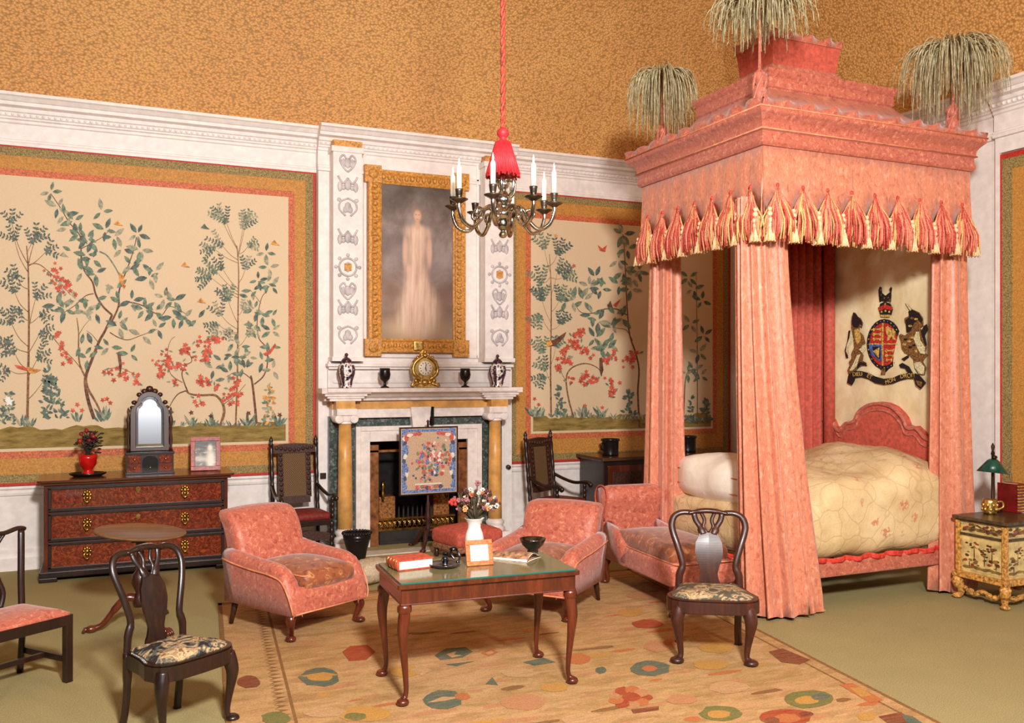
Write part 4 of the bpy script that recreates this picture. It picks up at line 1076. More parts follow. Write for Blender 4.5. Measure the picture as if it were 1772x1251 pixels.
cx0 = kc-Vector((math.cos(rc)*-.232*sx_-math.sin(rc)*-.205*sy_, math.sin(rc)*-.232*sx_+math.cos(rc)*-.205*sy_))
cR = qa_chair('walnut vase back chair with tapestry seat beside the near bed curtain', (cx0.x, cx0.y, .0148), rc, tap2, hb=.98, lx=.19); cR.scale = (sx_, sy_, 1.0)
fr = Vector((.625, 5.43)); rt = math.radians(32)
cc = fr-Vector((math.cos(rt)*.215-math.sin(rt)*-.19, math.sin(rt)*.215+math.cos(rt)*-.19))
qa_chair('very dark vase back chair with tapestry seat at the lower left', (cc.x, cc.y, .0), rt, tap, m=darkwood)

# straight legged chair with coral seat, cut by the left edge
t = thing('dining_chair', 'dark straight legged chair with coral seat at the left edge', 'chair', (0,0,0), math.radians(35), None)
lr = Vector((.25, -.22)); w_ = Vector((math.cos(math.radians(35))*lr.x-math.sin(math.radians(35))*lr.y, math.sin(math.radians(35))*lr.x+math.cos(math.radians(35))*lr.y))
t.location = (-.25-w_.x, 6.55-w_.y, 0)
b = MB(); ol = [(.275,-.245),(.215,.21),(-.215,.21),(-.275,-.245)]
b.slab(ol, .37, .44, 0, rings=2); b.build('seat_rail', darkwood, t, .006)
b = MB(); b.slab(rrect(-.27,-.24,.27,.21,.03), .44, .465, .03, rim=.015); b.warp(0, lambda p: (p.x*(1-.2*(p.y+.24)/.45), p.y, p.z)); b.build('seat', pink, t)
for sx in (-1, 1):
    b = MB(); b.box(sx*.25-.024, -.244, 0, sx*.25+.024, -.196, .42); b.build('leg', darkwood, t, .004)
    b = MB(); b.tube(spline([(sx*.2,.2,.42),(sx*.2,.205,.25),(sx*.2,.23,.0)], 4), .024, 4); b.build('leg', darkwood, t)
    b = MB(); b.tube(spline([(sx*.195,.2,.40),(sx*.195,.21,.6),(sx*.21,.235,.8),(sx*.225,.26,.95)], 4), [.024]*12+[.022], 8, flat=.8); b.build('back_stile', darkwood, t)
    b = MB(); b.box(sx*.232-.012, -.2, .13, sx*.232+.012, .2, .17); b.xf(0, Matrix.Rotation(sx*.06, 4, 'Z')); b.build('side_stretcher', darkwood, t, .003)
b = MB(); b.box(-.23, -.01, .13, .23, .015, .165); b.build('cross_stretcher', darkwood, t, .003)
b = MB(); b.tube(spline([(-.25,.265,.955),(-.2,.262,.965),(-.1,.258,.945),(0,.256,.96),(.1,.258,.945),(.2,.262,.965),(.25,.265,.955)], 4), .022, 8, flat=.7); b.build('crest_rail', darkwood, t)
b = MB()
for sx in (-1, 1):
    b.tube(spline([(sx*.11,.257,.945),(sx*.05,.25,.86),(sx*.03,.24,.76),(sx*.045,.225,.66),(sx*.075,.215,.56),(sx*.05,.205,.46)], 4), [.012]*8+[.018]*13, 8)
    b.tube(spline([(sx*.05,.256,.95),(sx*.022,.25,.86),(sx*.012,.24,.76)], 4), .01, 8)
for z, r in ((.66,.035),(.58,.05),(.5,.045)): b.ball((0,.215,z), (r,.012,.04), 8)
b.build('splat', darkwood, t)

# ------------------------------------------------------------------ coral armchairs
def armchair(label, loc, rot, hb=.86, pm=pink):
    t = thing('armchair', label, 'armchair', loc, rot)
    # seat box with rounded front
    b = MB(); b.rbox((0, -.0, .285), (.74,.82,.21), .045, 6, (0,.0,0)); b.build('seat_frame', pm, t)
    # back: padded slab, leaning, with scrolled top
    def backfn(p):
        k = max(0, (p.z-.3))
        x = p.x*(1+.03*k)
        roll = .06*max(0, (p.z-.66)/.2)**2
        return (x, p.y+.22*k+roll, p.z-.02*(p.x/.36)**2*max(0, (p.z-.5)/.36))
    b = MB(); b.rbox((0, .33, .31+hb/2-.14), (.70,.20,hb-.30), .06, 8, (0,.03,.0), 0, backfn); b.build('backrest', pm, t)
    # arms, sloping to the front and sweeping down into the seat front
    for sx in (-1, 1):
        secs = []
        st = [(.42,.61,.14),(.30,.59,.14),(.15,.575,.14),(0,.565,.14),(-.12,.56,.138),(-.21,.55,.135),(-.28,.525,.13),(-.335,.475,.125),(-.375,.40,.115),(-.405,.31,.10),(-.415,.21,.09)]
        for (y, zt, w) in st:
            ring = []
            hw = w/2; cx = sx*.345
            lean = sx*.012*max(0, (zt-.3)/.3)
            for a in range(9):
                an = PI*a/8
                ring.append((cx+lean+hw*1.1*math.cos(an), y, zt-hw+hw*math.sin(an)))
            ring += [(cx-hw*.95, y, (zt-hw)*.6+.2*.4), (cx-hw*.9, y, .19), (cx+hw*.9, y, .19), (cx+hw*.95, y, (zt-hw)*.6+.2*.4)]
            secs.append(ring)
        b = MB(); b.loft(secs); b.build('arm', pm, t)
        b = MB(); pts = [(sx*(.345+.012+.078), y-.002, zt-w/2-.01) for (y, zt, w) in st[:6]]+[(sx*(.345+.008+.55*w), y-.012, zt-w/2-.01) for (y, zt, w) in st[6:-1]]+[(sx*.395, -.418, .2)]
        b.tube(spline(pts, 3), .007, 6); b.build('piping', piping_mat, t)
    b = MB(); b.rbox((0, -.075, .425), (.57,.68,.14), .06, 8, (.0,.025,.055)); cu = b.build('cushion', cushion_mat, t)
    b = MB()
    for z in (.385, .47): b.tube([(x, y, z) for x, y in rrect(-.278, -.402, .278, .25, .05)]+[(.278, .2, z)], .006, 6)
    b.build('piping', piping_mat, cu)
    b = MB(); b.tube([(-.36,-.412,.2),(0,-.414,.2),(.36,-.412,.2)], .006, 6); b.build('piping', piping_mat, t)
    for sx in (-1, 1):
        b = MB(); cabriole(b, sx*.345, -.34, .2, sx*1.2, -1.0, 1.05); b.build('leg', mahogany, t)
        b = MB(); b.tube([(sx*.34,.36,.2),(sx*.345,.385,.1),(sx*.35,.41,0)], [.03,.024,.018], 8); b.build('leg', walnut, t)
    return t
def place(front_left, front_right):
    pass
aL = math.radians(28)
def at_front_left(fl, rot, lx, ly):
    c_, s_ = math.cos(rot), math.sin(rot); return (fl[0]-(c_*lx-s_*ly), fl[1]-(s_*lx+c_*ly), .0148)
aw = armchair('coral armchair facing right on the rug, left of the table', at_front_left((1.231, 6.815), aL, -.37*.93, -.36), aL, .88); aw.scale = (.93, 1, 1)
aR = math.radians(-50)
armchair('coral armchair turned to the left, behind the writing table', at_front_left((3.36, 6.46), aR, .37, -.36), aR, .83)

# ------------------------------------------------------------------ writing table and what lies on it
tA, tB2 = flo(690, 1012, .753), flo(993, 980, .753); TR = math.atan2(tB2.y-tA.y, tB2.x-tA.x)-.09; TWD = (tB2-tA).length; TSX = TWD/1.25
tcx = tA+Vector((math.cos(TR)*TWD/2-math.sin(TR)*.345, math.sin(TR)*TWD/2+math.cos(TR)*.345, 0))
TB = thing('writing_table', 'mahogany writing table on cabriole legs with a glass top', 'table', (tcx.x, tcx.y, .0148), TR); TB.scale = (TSX, .92, 1)
b = MB(); b.box(-.60, -.335, .60, .60, .335, .70); b.box(-.605, -.34, .60, .605, .34, .612); b.build('frieze', mahogany, TB, .006)
b = MB(); b.slab(rrect(-.625,-.36,.625,.36,.02), .70, .728, 0, rings=2); b.build('table_top', mahogany, TB, .006)
q = N('table_glass', .12, 0, .35); q.base(q.ramp(q.noise(q.coord(), 3, 3), [(.3, (104,96,66)), (.7, (126,116,82))])); glass_top = q.m
ge = N('glass_edge', .1, 0, .6); ge.base((44,104,90)); ge = ge.m
b = MB(); b.slab(rrect(-.605,-.34,.605,.34,.012), .7285, .738, 0, 1, 0, rings=2); b.build('glass_sheet', [glass_top, ge], TB)
for sx in (-1, 1):
    for sy in (-1, 1):
        b = MB(); cabriole(b, sx*.565, sy*.30, .60, sx*.9, sy*.55, 1.0)
        b.ball((sx*.572, sy*.305, .575), (.05,.05,.045), 10)
        b.build('leg', mahogany, TB)
TZ = .0148+.7385
def onT(px, py):                                   # a spot on the table top
    p = flo(px, py, TZ); return p
# red book, lying flat
p = onT(716, 984)
t = thing('book', 'thick red leather book lying on the left of the writing table', 'book', (p.x+.0, p.y+.06, TZ), math.radians(6)); t.scale = (.8, .85, .9)
b = MB(); b.box(-.15, -.105, .0, .15, .105, .009); b.box(-.15, -.105, .066, .15, .105, .075)
secs = []
for y in (-.105, .105):
    secs.append([(-.148, y, .0)]+[(-.150-.022*math.sin(a), y, .0375-.0375*math.cos(a)) for a in [PI*i/8 for i in range(9)]]+[(-.146, y, .075)])
b.loft(secs, 0, True, True); b.build('binding', red_leather, t, .002)
b = MB(); b.box(-.148, -.098, .009, .142, .098, .066); b.build('pages', paper, t)
for y in (-.08,-.03,.03,.08):
    b = MB(); b.tube([(-.15-.024*math.sin(a), y, .0375-.036*math.cos(a)) for a in [PI*i/8 for i in range(9)]], .004, 6); b.build('spine_band', gold, t)
# chamberstick
p = onT(772, 982)
t = thing('chamberstick', 'dark pewter chamberstick between the red book and the photo frame', 'candlestick', (p.x, p.y+.02, TZ))
b = MB(); b.lathe([(.05,0),(.085,.008),(.1,.02),(.104,.024),(.09,.02),(.06,.012),(.02,.012),(.018,.03),(.028,.045),(.018,.06),(.018,.085),(.028,.092),(.024,.098),(.012,.09)], (0,0,0), 28); b.build('pan', pewter, t)
b = MB(); b.tube(spline([(.09,.02,.02),(.12,.05,.04),(.11,.07,.085),(.07,.06,.095),(.055,.04,.07),(.075,.02,.04)], 5), .008, 8); b.lathe([(.02,.10),(.03,.1),(.032,.106),(.02,.115),(.008,.12)], (.075,.05,0), 12); b.build('handle', pewter, t)
# empty photo frame on the table
p = onT(832, 979); pic = plain('blank_photograph', (246,232,224), .5, var=.02)
photo_frame((p.x, p.y+.01, TZ), math.radians(-3), .185, .165, plain('orange_leather_frame', (216,110,56), .4, var=.2, scale=60), .03, 'small orange leather photo frame holding a blank white picture', pic, -16)
# magazine
p = onT(895, 968)
t = thing('magazine', 'open magazine with curling pages right of the photo frame', 'magazine', (p.x, p.y+.05, TZ), math.radians(38))
b = MB()
for k, (h, tw, m) in enumerate(((.004,0,0),(.016,.04,1),(.03,.07,2),(.044,.12,0),(.05,.2,1))):
    b.grid(lambda u, v, h=h, tw=tw: ((u-.5)*.24*(1-tw*.4), (v-.5)*.30+tw*.06*(u), .0015+h*math.sin(PI*min(1, u*1.05))**.8*(1-.35*v)), 12, 6, m)
b.build('pages', [paper, plain('printed_page', (150,112,84), .6, var=.4, scale=30), plain('dark_page', (92,60,46), .6, var=.4, scale=30)], t)
sol = t.children[0].modifiers.new('thick', 'SOLIDIFY'); sol.thickness = .0012
# bowl
p = onT(925, 957)
b = MB(); b.lathe([(.035,0),(.04,.006),(.036,.02),(.05,.03),(.075,.055),(.09,.09),(.093,.098),(.088,.097),(.07,.06),(.04,.036),(.005,.03)], (0,0,0), 32); tag(b.build('bowl', pewter, loc=(p.x, p.y+.03, TZ)), 'dark silver footed bowl at the right of the writing table', 'bowl')
# vase of flowers
p = onT(814, 951)
t = thing('flower_vase', 'white vase of mixed faded flowers at the back of the table', 'vase', (p.x, p.y-.075, TZ))
b = MB(); b.lathe([(.05,0),(.055,.008),(.045,.02),(.055,.05),(.068,.09),(.06,.13),(.045,.17),(.048,.2),(.066,.232),(.072,.238),(.062,.232),(.04,.19),(.005,.15)], (0,0,0), 28); b.build('vase_body', plain('white_glaze', (232,226,216), .15, var=.02), t)
st = MB(); pet = MB()
for i in range(95):
    a, r = RND.uniform(0, 6.28), RND.random()**.6*.17; z = .27+RND.random()*.19*(1-r/.3)+.03
    if i == 0: q3 = Vector((-.165,-.02,.36))
    else: q3 = Vector((r*math.cos(a)+.02, r*math.sin(a)*.75, z))
    st.tube(spline([(0,0,.18),(q3.x*.35,q3.y*.35,.26),tuple(q3)], 3), .004, 5)
    m = 6 if i == 0 else RND.choice((0,1,2,2,3,3,3,4,5)); R = .034 if i == 0 else RND.uniform(.010, .022)
    nn = 6
    for k in range(nn):
        aa = 2*PI*k/nn; d = Vector((math.cos(aa)*RND.uniform(.5,1.2), RND.uniform(-1,.2), math.sin(aa)*RND.uniform(.5,1.2)))
        i0 = pet.ball((0,0,0), (R*.55, R*.22, R*.4), 6, m); pet.xf(i0, Matrix.Translation(q3+d*R*.6) @ Matrix.Rotation(-aa, 4, 'Y'))
    pet.ball(q3+Vector((0,-R*.4,0)), R*.3, 6, 3)
for i in range(30):
    a, r = RND.uniform(0, 6.28), RND.uniform(.05,.15); st.tube(spline([(0,0,.2),(r*.5*math.cos(a),r*.5*math.sin(a),.28),(r*math.cos(a),r*math.sin(a)*.7,RND.uniform(.26,.42))], 3), [.003]*3+[.012]*2+[.006,.002], 5, flat=.3)
st.build('stems', plain('dry_stems', (74,66,46), .7, var=.3), t)
pet.build('blossoms', [plain('cream_petals', (226,206,170), .7), plain('orange_petals', (214,140,84), .7), plain('mauve_petals', (158,98,104), .7), plain('brown_petals', (84,50,44), .7), plain('rust_petals', (176,96,62), .7), plain('white_petals', (236,226,212), .7), plain('red_petals', (196,52,44), .7)], t)

# ------------------------------------------------------------------ square stool and fur cushion by the hearth
t = thing('footstool', 'square coral stool behind the writing table by the hearth', 'stool', (3.58, 9.25, .0), math.radians(12))
b = MB(); b.rbox((0,0,.24), (.60,.56,.16), .05, 6, (0,0,.05)); b.build('cushion', pink_plain, t)
b = MB(); b.box(-.29,-.27,.10,.29,.27,.17); b.build('frame', plain('brown_fringe', (140,96,66), .8, var=.4, scale=60), t, .02)
for sx in (-1, 1):
    for sy in (-1, 1):
        b = MB(); b.lathe([(.018,0),(.03,.02),(.022,.05),(.03,.1)], (sx*.25, sy*.23, 0), 10); b.build('leg', walnut, t)
q = N('grey_fur', .95, 0, .1); f = q.noise(q.coord((8,8,3)), 12, 5, .7); q.base(q.ramp(f, [(.3, (150,126,100)), (.6, (206,186,158)), (.75, (226,210,186))])); fur = q.m
t = thing('fur_footstool', 'low shaggy grey fur footstool beside the left armchair', 'stool', (2.30, 8.50, .0148), math.radians(30))
b = MB(); b.rbox((0,0,.10), (.44,.34,.16), .075, 8, (0,0,.03), 0, lambda p: (p.x+.012*math.sin(p.y*90+p.z*50), p.y+.012*math.sin(p.x*80+p.z*60), p.z+.008*math.sin(p.x*70)*math.sin(p.y*60))); b.build('fur_cover', fur, t)
b = MB()
for i in range(1500):
    u, v = RND.uniform(0, 6.28), RND.uniform(0, 1.45)
    d = Vector((math.cos(u)*math.sin(v), math.sin(u)*math.sin(v), math.cos(v)))
    p0 = Vector((d.x*.21, d.y*.165, .095+d.z*.095)); p1 = p0+d*.03+Vector((RND.gauss(0,.012), RND.gauss(0,.012), -.012))
    s_ = Vector((RND.gauss(0,1), RND.gauss(0,1), RND.gauss(0,1))).normalized()*.004
    b.add([p0-s_, p0+s_, p1], [(0,1,2)], 0, True)
o = b.build('fur_pile', fur, t); o['kind'] = 'stuff'

# ------------------------------------------------------------------ tall caned armchairs by the fireplace
cane_m = N('cane_webbing', .6, 0, .2); ck = cane_m.n('ShaderNodeTexChecker', Scale=95.0); cane_m.l(cane_m.coord(), ck.inputs['Vector']); ck.inputs['Color1'].default_value = lin((136,104,66)); ck.inputs['Color2'].default_value = lin((48,30,20)); cane_m.l(ck.outputs['Color'], cane_m.b.inputs['Base Color']); cane_m = cane_m.m
carve = plain('carved_oak', (58,32,22), .4, var=.5, scale=60, bump=.6)
def turned(b, x, y, z0, z1, r=.022, n=6):
    prof = []; H = z1-z0
    for i in range(n*4+1):
        tt = i/(n*4); prof.append((r*(.72+.28*abs(math.sin(tt*PI*n))), z0+H*tt))
    b.lathe(prof, (x, y, 0), 12)
def caned_chair(label, loc, rot):
    t = thing('caned_armchair', label, 'armchair', loc, rot, 'tall caned armchairs by the fireplace')
    b = MB(); b.box(-.27,-.24,.36,.27,.24,.42); b.build('seat_rail', darkwood, t, .006)
    b = MB(); b.rbox((0,-.01,.455), (.52,.46,.08), .035, 5, (0,0,.02)); b.build('seat_cushion', plain('dark_red_velvet', (120,34,26), .6, var=.15, scale=30), t)
    rake = lambda z: .22+.10*max(0, z-.42)
    for sx in (-1, 1):
        b = MB(); b.tube([(sx*.26,.24,0),(sx*.255,.22,.2),(sx*.255,rake(.42),.42)], .024, 8); b.build('leg', darkwood, t)
        b = MB(); n = 24; b.tube([(sx*.255, rake(z), z) for z in [.42+.78*i/n for i in range(n+1)]], [.019+.007*abs(math.sin(i*.8)) for i in range(n+1)], 10)
        b.lathe([(.02,1.2),(.03,1.215),(.015,1.235),(.024,1.26),(.014,1.29),(.003,1.31)], (sx*.255, rake(1.22), 0), 12); b.build('back_post', darkwood, t)
        b = MB(); turned(b, sx*.27, -.22, .03, .40, .03, 5); b.ball((sx*.27,-.22,.025), (.032,.032,.025), 10); b.build('leg', darkwood, t)
        b = MB(); turned(b, sx*.285, -.2, .42, .66, .024, 4)
        b.tube(spline([(sx*.255,rake(.74),.76),(sx*.275,.1,.70),(sx*.29,-.05,.665),(sx*.295,-.2,.68),(sx*.30,-.27,.665)], 5), [.02]*15+[.024]*6, 10); b.ball((sx*.30,-.275,.65), (.026,.035,.035), 10); b.build('arm', darkwood, t)
        b = MB(); b.box(sx*.27-.015,-.2,.12,sx*.27+.015,.22,.15); b.build('side_stretcher', darkwood, t, .004)
    sh = lambda x, z, d: (x, rake(z)+d, z)
    b = MB(); b.prism([(-.185,.62),(-.13,.62),(-.13,1.16),(-.185,1.16)], sh, -.018, .012); b.prism([(.13,.62),(.185,.62),(.185,1.16),(.13,1.16)], sh, -.018, .012)
    b.prism([(-.17,.56),(.17,.56),(.17,.635),(-.17,.635)], sh, -.02, .014)
    for sx in (-1, 1):
        for i in range(9): b.ball(sh(sx*.158, .66+.055*i, -.02), (.022,.012,.024), 8)
    b.build('carved_frame', carve, t)
    b = MB(); b.prism([(-.13,.63),(.13,.63),(.13,1.16),(-.13,1.16)], sh, -.004, .004); b.build('cane_panel', cane_m, t)
    b = MB(); b.prism([(-.24,1.12),(.24,1.12),(.24,1.20),(.15,1.215),(0,1.225),(-.15,1.215),(-.24,1.20)], sh, -.022, .016)
    for i in range(9): b.ball(sh(-.2+.05*i, 1.165+.012*math.cos(i*PI/4), -.024), (.022,.012,.024), 8)
    b.build('crest_rail', carve, t)
    b = MB(); b.prism([(-.25,.2),(.25,.2),(.25,.27),(.1,.30),(0,.315),(-.1,.30),(-.25,.27)], lambda x, z, d: (x, -.22+d, z), -.014, .014); b.build('front_stretcher', carve, t)
    return t
caned_chair('tall carved oak chair with cane back, left of the fireplace', (1.93, 10.03, 0), math.radians(6))
caned_chair('tall carved oak chair with cane back, right of the fireplace', (4.98, 9.82, 0), math.radians(27))

# ------------------------------------------------------------------ side cabinet with jars
kb = thing('side_cabinet', 'dark carved oak cabinet on the back wall, right of fireplace', 'cabinet', (5.62, 9.82, 0))
b = MB(); b.box(0, .0, .05, 1.9, .62, .92); b.box(-.0,-.02,.0,1.9,.62,.08); b.build('carcass', darkwood, kb, .008)
b = MB(); b.slab(rrect(-.05,-.06,1.95,.65,.03), .92, .965, 0, rings=2); b.build('top', wood('cabinet_top', (60,36,24), (104,70,48), .25, 1.5, 0), kb, .01)
for i in range(3):
    b = MB(); b.box(.06+.62*i, -.015, .14, .60+.62*i, .02, .86); d = b.build('door', mahogany, kb, .008)
    b = MB(); b.box(.12+.62*i, -.025, .22, .54+.62*i, -.01, .78); b.build('door_panel', carve, d, .01)
    b = MB(); b.ball((.56+.62*i, -.03, .5), .016, 8); b.build('knob', brass, d)
def djar(loc, label):
    t = thing('lidded_pot', label, 'pot', loc, 0, 'dark pots on the cabinet')
    b = MB(); b.lathe([(.10,0),(.11,.01),(.105,.03),(.108,.18),(.118,.2),(.118,.215),(.1,.21),(.095,.04),(.01,.03)], (0,0,0), 24); b.build('body', black, t)
    b = MB()
    for i in range(12): b.ball((.112*math.cos(i*PI/6), .112*math.sin(i*PI/6), .195), .012, 6)
    b.tube(spline([(-.1,-.01,.16),(-.135,-.01,.15),(-.135,-.01,.09),(-.1,-.01,.07)], 4), .012, 8); b.build('trim_beads', black, t)
p = onY(1056, 779, 10.05)
djar((p.x, 10.05, .966), 'dark pot on the cabinet left of the bed curtain')
p = onY(1190, 770, 10.1); djar((p.x, 10.1, .966), 'dark pot on the cabinet seen between the bed curtains')
# ------------------------------------------------------------------ chaise longue at the foot of the bed
t = thing('chaise_longue', 'long coral chaise longue with flowered cushion at the foot of the bed', 'chaise longue', (4.19, 6.24, .0148), math.radians(-4.5))
CWID, CLEN = .62, 1.42
b = MB(); b.rbox((CWID/2, CLEN/2-.04, .33), (CWID,CLEN,.20), .045, 6); b.build('seat_frame', pink, t)
b = MB(); b.rbox((CWID/2, CLEN/2-.16, .475), (CWID-.06,CLEN-.36,.14), .055, 8, (0,.0,.045)); cu = b.build('seat_cushion', cushion_mat, t)
b = MB(); b.tube([(x, y, .43) for x, y in rrect(.022, -.055, CWID-.022, CLEN-.35, .05)], .006, 6); b.build('piping', piping_mat, cu)
b = MB(); secs = []
for i in range(9):
    x = CWID*i/8; e = .012 if i in (0, 8) else 0; ring = []
    prof = [(-.02,.24),(-.03,.45),(-.03,.60),(-.05,.72),(-.085,.80),(-.08,.87),(-.03,.915),(.05,.925),(.13,.90),(.175,.84),(.175,.77),(.14,.72),(.12,.65),(.12,.45),(.12,.24)]
    for (y, z) in prof: ring.append((x, CLEN-.16+y+(.0 if not e else (e if y < .04 else -e)), z-e))
    secs.append(ring)
b.loft(secs); b.build('headrest', pink, t)
for x in (-.003, CWID+.003):
    b = MB(); b.tube(spline([(x, CLEN-.16+y, z) for y, z in prof[2:13]], 3), .008, 6); b.build('piping', pink_plain, t)
for sx in (0, 1):                                   # low sloping sides by the headrest
    b = MB(); x0 = sx*(CWID-.09)
    b.loft([[(x0+.02,CLEN-.62,.42),(x0,CLEN-.62,.38),(x0,CLEN-.62,.25),(x0+.09,CLEN-.62,.25),(x0+.09,CLEN-.62,.38),(x0+.07,CLEN-.62,.42)],
            [(x0+.02,CLEN-.45,.52),(x0-.005,CLEN-.45,.46),(x0,CLEN-.45,.25),(x0+.09,CLEN-.45,.25),(x0+.095,CLEN-.45,.46),(x0+.07,CLEN-.45,.52)],
            [(x0+.02,CLEN-.17,.60),(x0-.005,CLEN-.17,.55),(x0,CLEN-.17,.25),(x0+.09,CLEN-.17,.25),(x0+.095,CLEN-.17,.55),(x0+.07,CLEN-.17,.60)]])
    b.build('side_rest', pink, t)
for (x, y, ox, oy) in ((.05,-.0,-.8,-.8),(CWID-.05,.0,.8,-.8),(.05,CLEN-.14,-.8,.8),(CWID-.05,CLEN-.14,.8,.8)):
    b = MB(); cabriole(b, x, y, .24, ox, oy, 1.15); b.build('leg', mahogany, t)

# ------------------------------------------------------------------ the state bed
BX0, BX1, BY0, BY1 = 4.80, 7.16, 5.82, 7.62
BO = Vector((5.98, 6.72, 0))
bed = thing('four_poster_bed', 'tall coral four poster bed with pagoda canopy, tasselled valance and drawn curtains', 'bed', BO)
def bb(b, name, mats, parent=None, bevel=0, sub=0):
    o = b.build(name, mats, parent or bed, bevel, None, sub); o.data.transform(Matrix.Translation(-BO)); return o
def ring(o, z):
    e = BX1+(o*.6 if o > 0 else o*1.45)
    return [(BX0-o, BY0-o, z), (e, BY0-o, z), (e, BY1+o, z), (BX0-o, BY1+o, z)]
def rings(b, prof, mat=0, cap=True):
    n0 = len(prof); vs = [p for o, z in prof for p in ring(o, z)]
    fs = [(i*4+k, i*4+(k+1)%4, (i+1)*4+(k+1)%4, (i+1)*4+k) for i in range(n0-1) for k in range(4)]
    b.add(vs, fs, mat, False)
    if cap: b.add(ring(*prof[-1]), [(0,1,2,3)], mat, False); b.add(ring(*prof[0]), [(3,2,1,0)], mat, False)
def curve(p, k=5):
    return [(v.x, v.y) for v in spline([(a, c_, 0) for a, c_ in p], k)]
canopy = None
b = MB()
cor = [(0,3.845)]+curve([(.02,3.845),(.038,3.87),(.036,3.90),(.028,3.915)], 3)+[(.026,3.96),(.042,3.965),(.048,3.975),(.042,3.985)]+curve([(.04,3.99),(.05,4.03),(.085,4.065),(.112,4.085),(.118,4.10)], 3)+[(.122,4.135),(.09,4.14)]
rings(b, cor); canopy = bb(b, 'canopy_cornice', pink)
b = MB()
for o_, z_ in ((.050,3.972),(.124,4.125)):
    c4 = [Vector(p) for p in ring(o_, z_)]
    for k in range(4): b.tube([c4[k], c4[(k+1)%4]], .006, 6)
bb(b, 'cornice_piping', piping_mat, canopy)
b = MB()
roof = curve([(.09,4.13),(-.02,4.20),(-.16,4.27),(-.30,4.36),(-.38,4.46)], 5)
rings(b, roof); roofo = bb(b, 'canopy_roof', brocade('aged_brocade', (150,76,54), (178,98,70), (200,124,88), 9))
b = MB()
t2 = [(-.39,4.45),(-.385,4.47),(-.37,4.48),(-.375,4.56)]+curve([(-.375,4.565),(-.36,4.58),(-.345,4.61),(-.345,4.63)], 3)+[(-.36,4.635)]+curve([(-.40,4.64),(-.52,4.68),(-.62,4.74),(-.67,4.82)], 5)
rings(b, t2); bb(b, 'upper_canopy', pink)
b = MB(); t3 = [(-.665,4.81),(-.66,4.84),(-.655,4.90),(-.645,5.0),(-.635,5.04),(-.66,5.05)]
rings(b, t3); bb(b, 'canopy_crown', pink_plain)
def crest(o, z, amp, wl, h, name):
    b = MB(); cs = ring(o, z)
    for k in range(4):
        a, c_ = Vector(cs[k]), Vector(cs[(k+1)%4]); L = (c_-a).length; n = max(12, int(L/.02)); d = (c_-a)/n
        out = Vector((d.y, -d.x, 0)).normalized()
        vs = []
        for i in range(n+1):
            p = a+d*i; w = math.sin(2*PI*i*d.length/wl)
            hh = h*(.72+.22*w); off = out*(amp*.8*math.cos(2*PI*i*d.length/wl+.6*math.sin(i*.13)))
            vs += [p+out*.012+Vector((0,0,-.01)), p+off+out*.014+Vector((0,0,hh)), p+off-out*.012+Vector((0,0,hh)), p-out*.02+Vector((0,0,-.01))]
        b.add(vs, [(4*i+m, 4*i+4+m, 4*i+5+m, 4*i+1+m) for i in range(n) for m in range(3)], 0, True)
    return bb(b, name, pink)
crest(.105, 4.13, .030, .235, .075, 'scalloped_crest'); crest(-.64, 5.04, .03, .2, .08, 'scalloped_crest')
b = MB(); b.box(BX0+.03, BY0+.03, 3.80, BX1-.02, BY1-.03, 3.84); bb(b, 'tester_lining', pink_plain)
# valance: three sides, zigzag hem; the tassel fringe hangs from its points
def side_map(side):
    if side == 'near': return (lambda s_, o, z: (BX0+s_, BY0-o, z)), BX1-BX0
    if side == 'foot': return (lambda s_, o, z: (BX0-o, BY0+s_, z)), BY1-BY0
    return (lambda s_, o, z: (BX0+s_, BY1+o, z)), BX1-BX0
FM = [plain('red_thread', (186,70,56), .6, var=.25, scale=90), plain('gold_thread', (232,178,108), .55, var=.15, scale=90), plain('pink_thread', (224,130,104), .6, var=.15, scale=90), plain('cream_thread', (240,200,156), .6, var=.1, scale=90)]
def strands(b, fn, s0, z0, w, z1, n, seed):
    r = random.Random(seed)
    for i in range(n):
        f = (i+.5)/n*2-1; m = r.choice((0,0,0,1,1,2,2,2))
        sp = s0+f*w*.12; e = s0+f*w+r.gauss(0,.010); zz = z1+r.uniform(-.02,.05)
        o1 = .016+r.random()*.012; o2 = .02+r.random()*.05+.04*(1-f*f)
        pts = [fn(sp, o1, z0-abs(f)*.05), fn(s0+f*w*.55+r.gauss(0,.006), o1+.025, z0-.10-abs(f)*.05), fn(s0+f*w*.88+r.gauss(0,.008), o2, (z0+zz)/2-.06), fn(e, o2*.9, zz)]
        b.tube(spline(pts, 2), [.006,.0065,.007,.007,.0068,.0065,.006], 5, m)
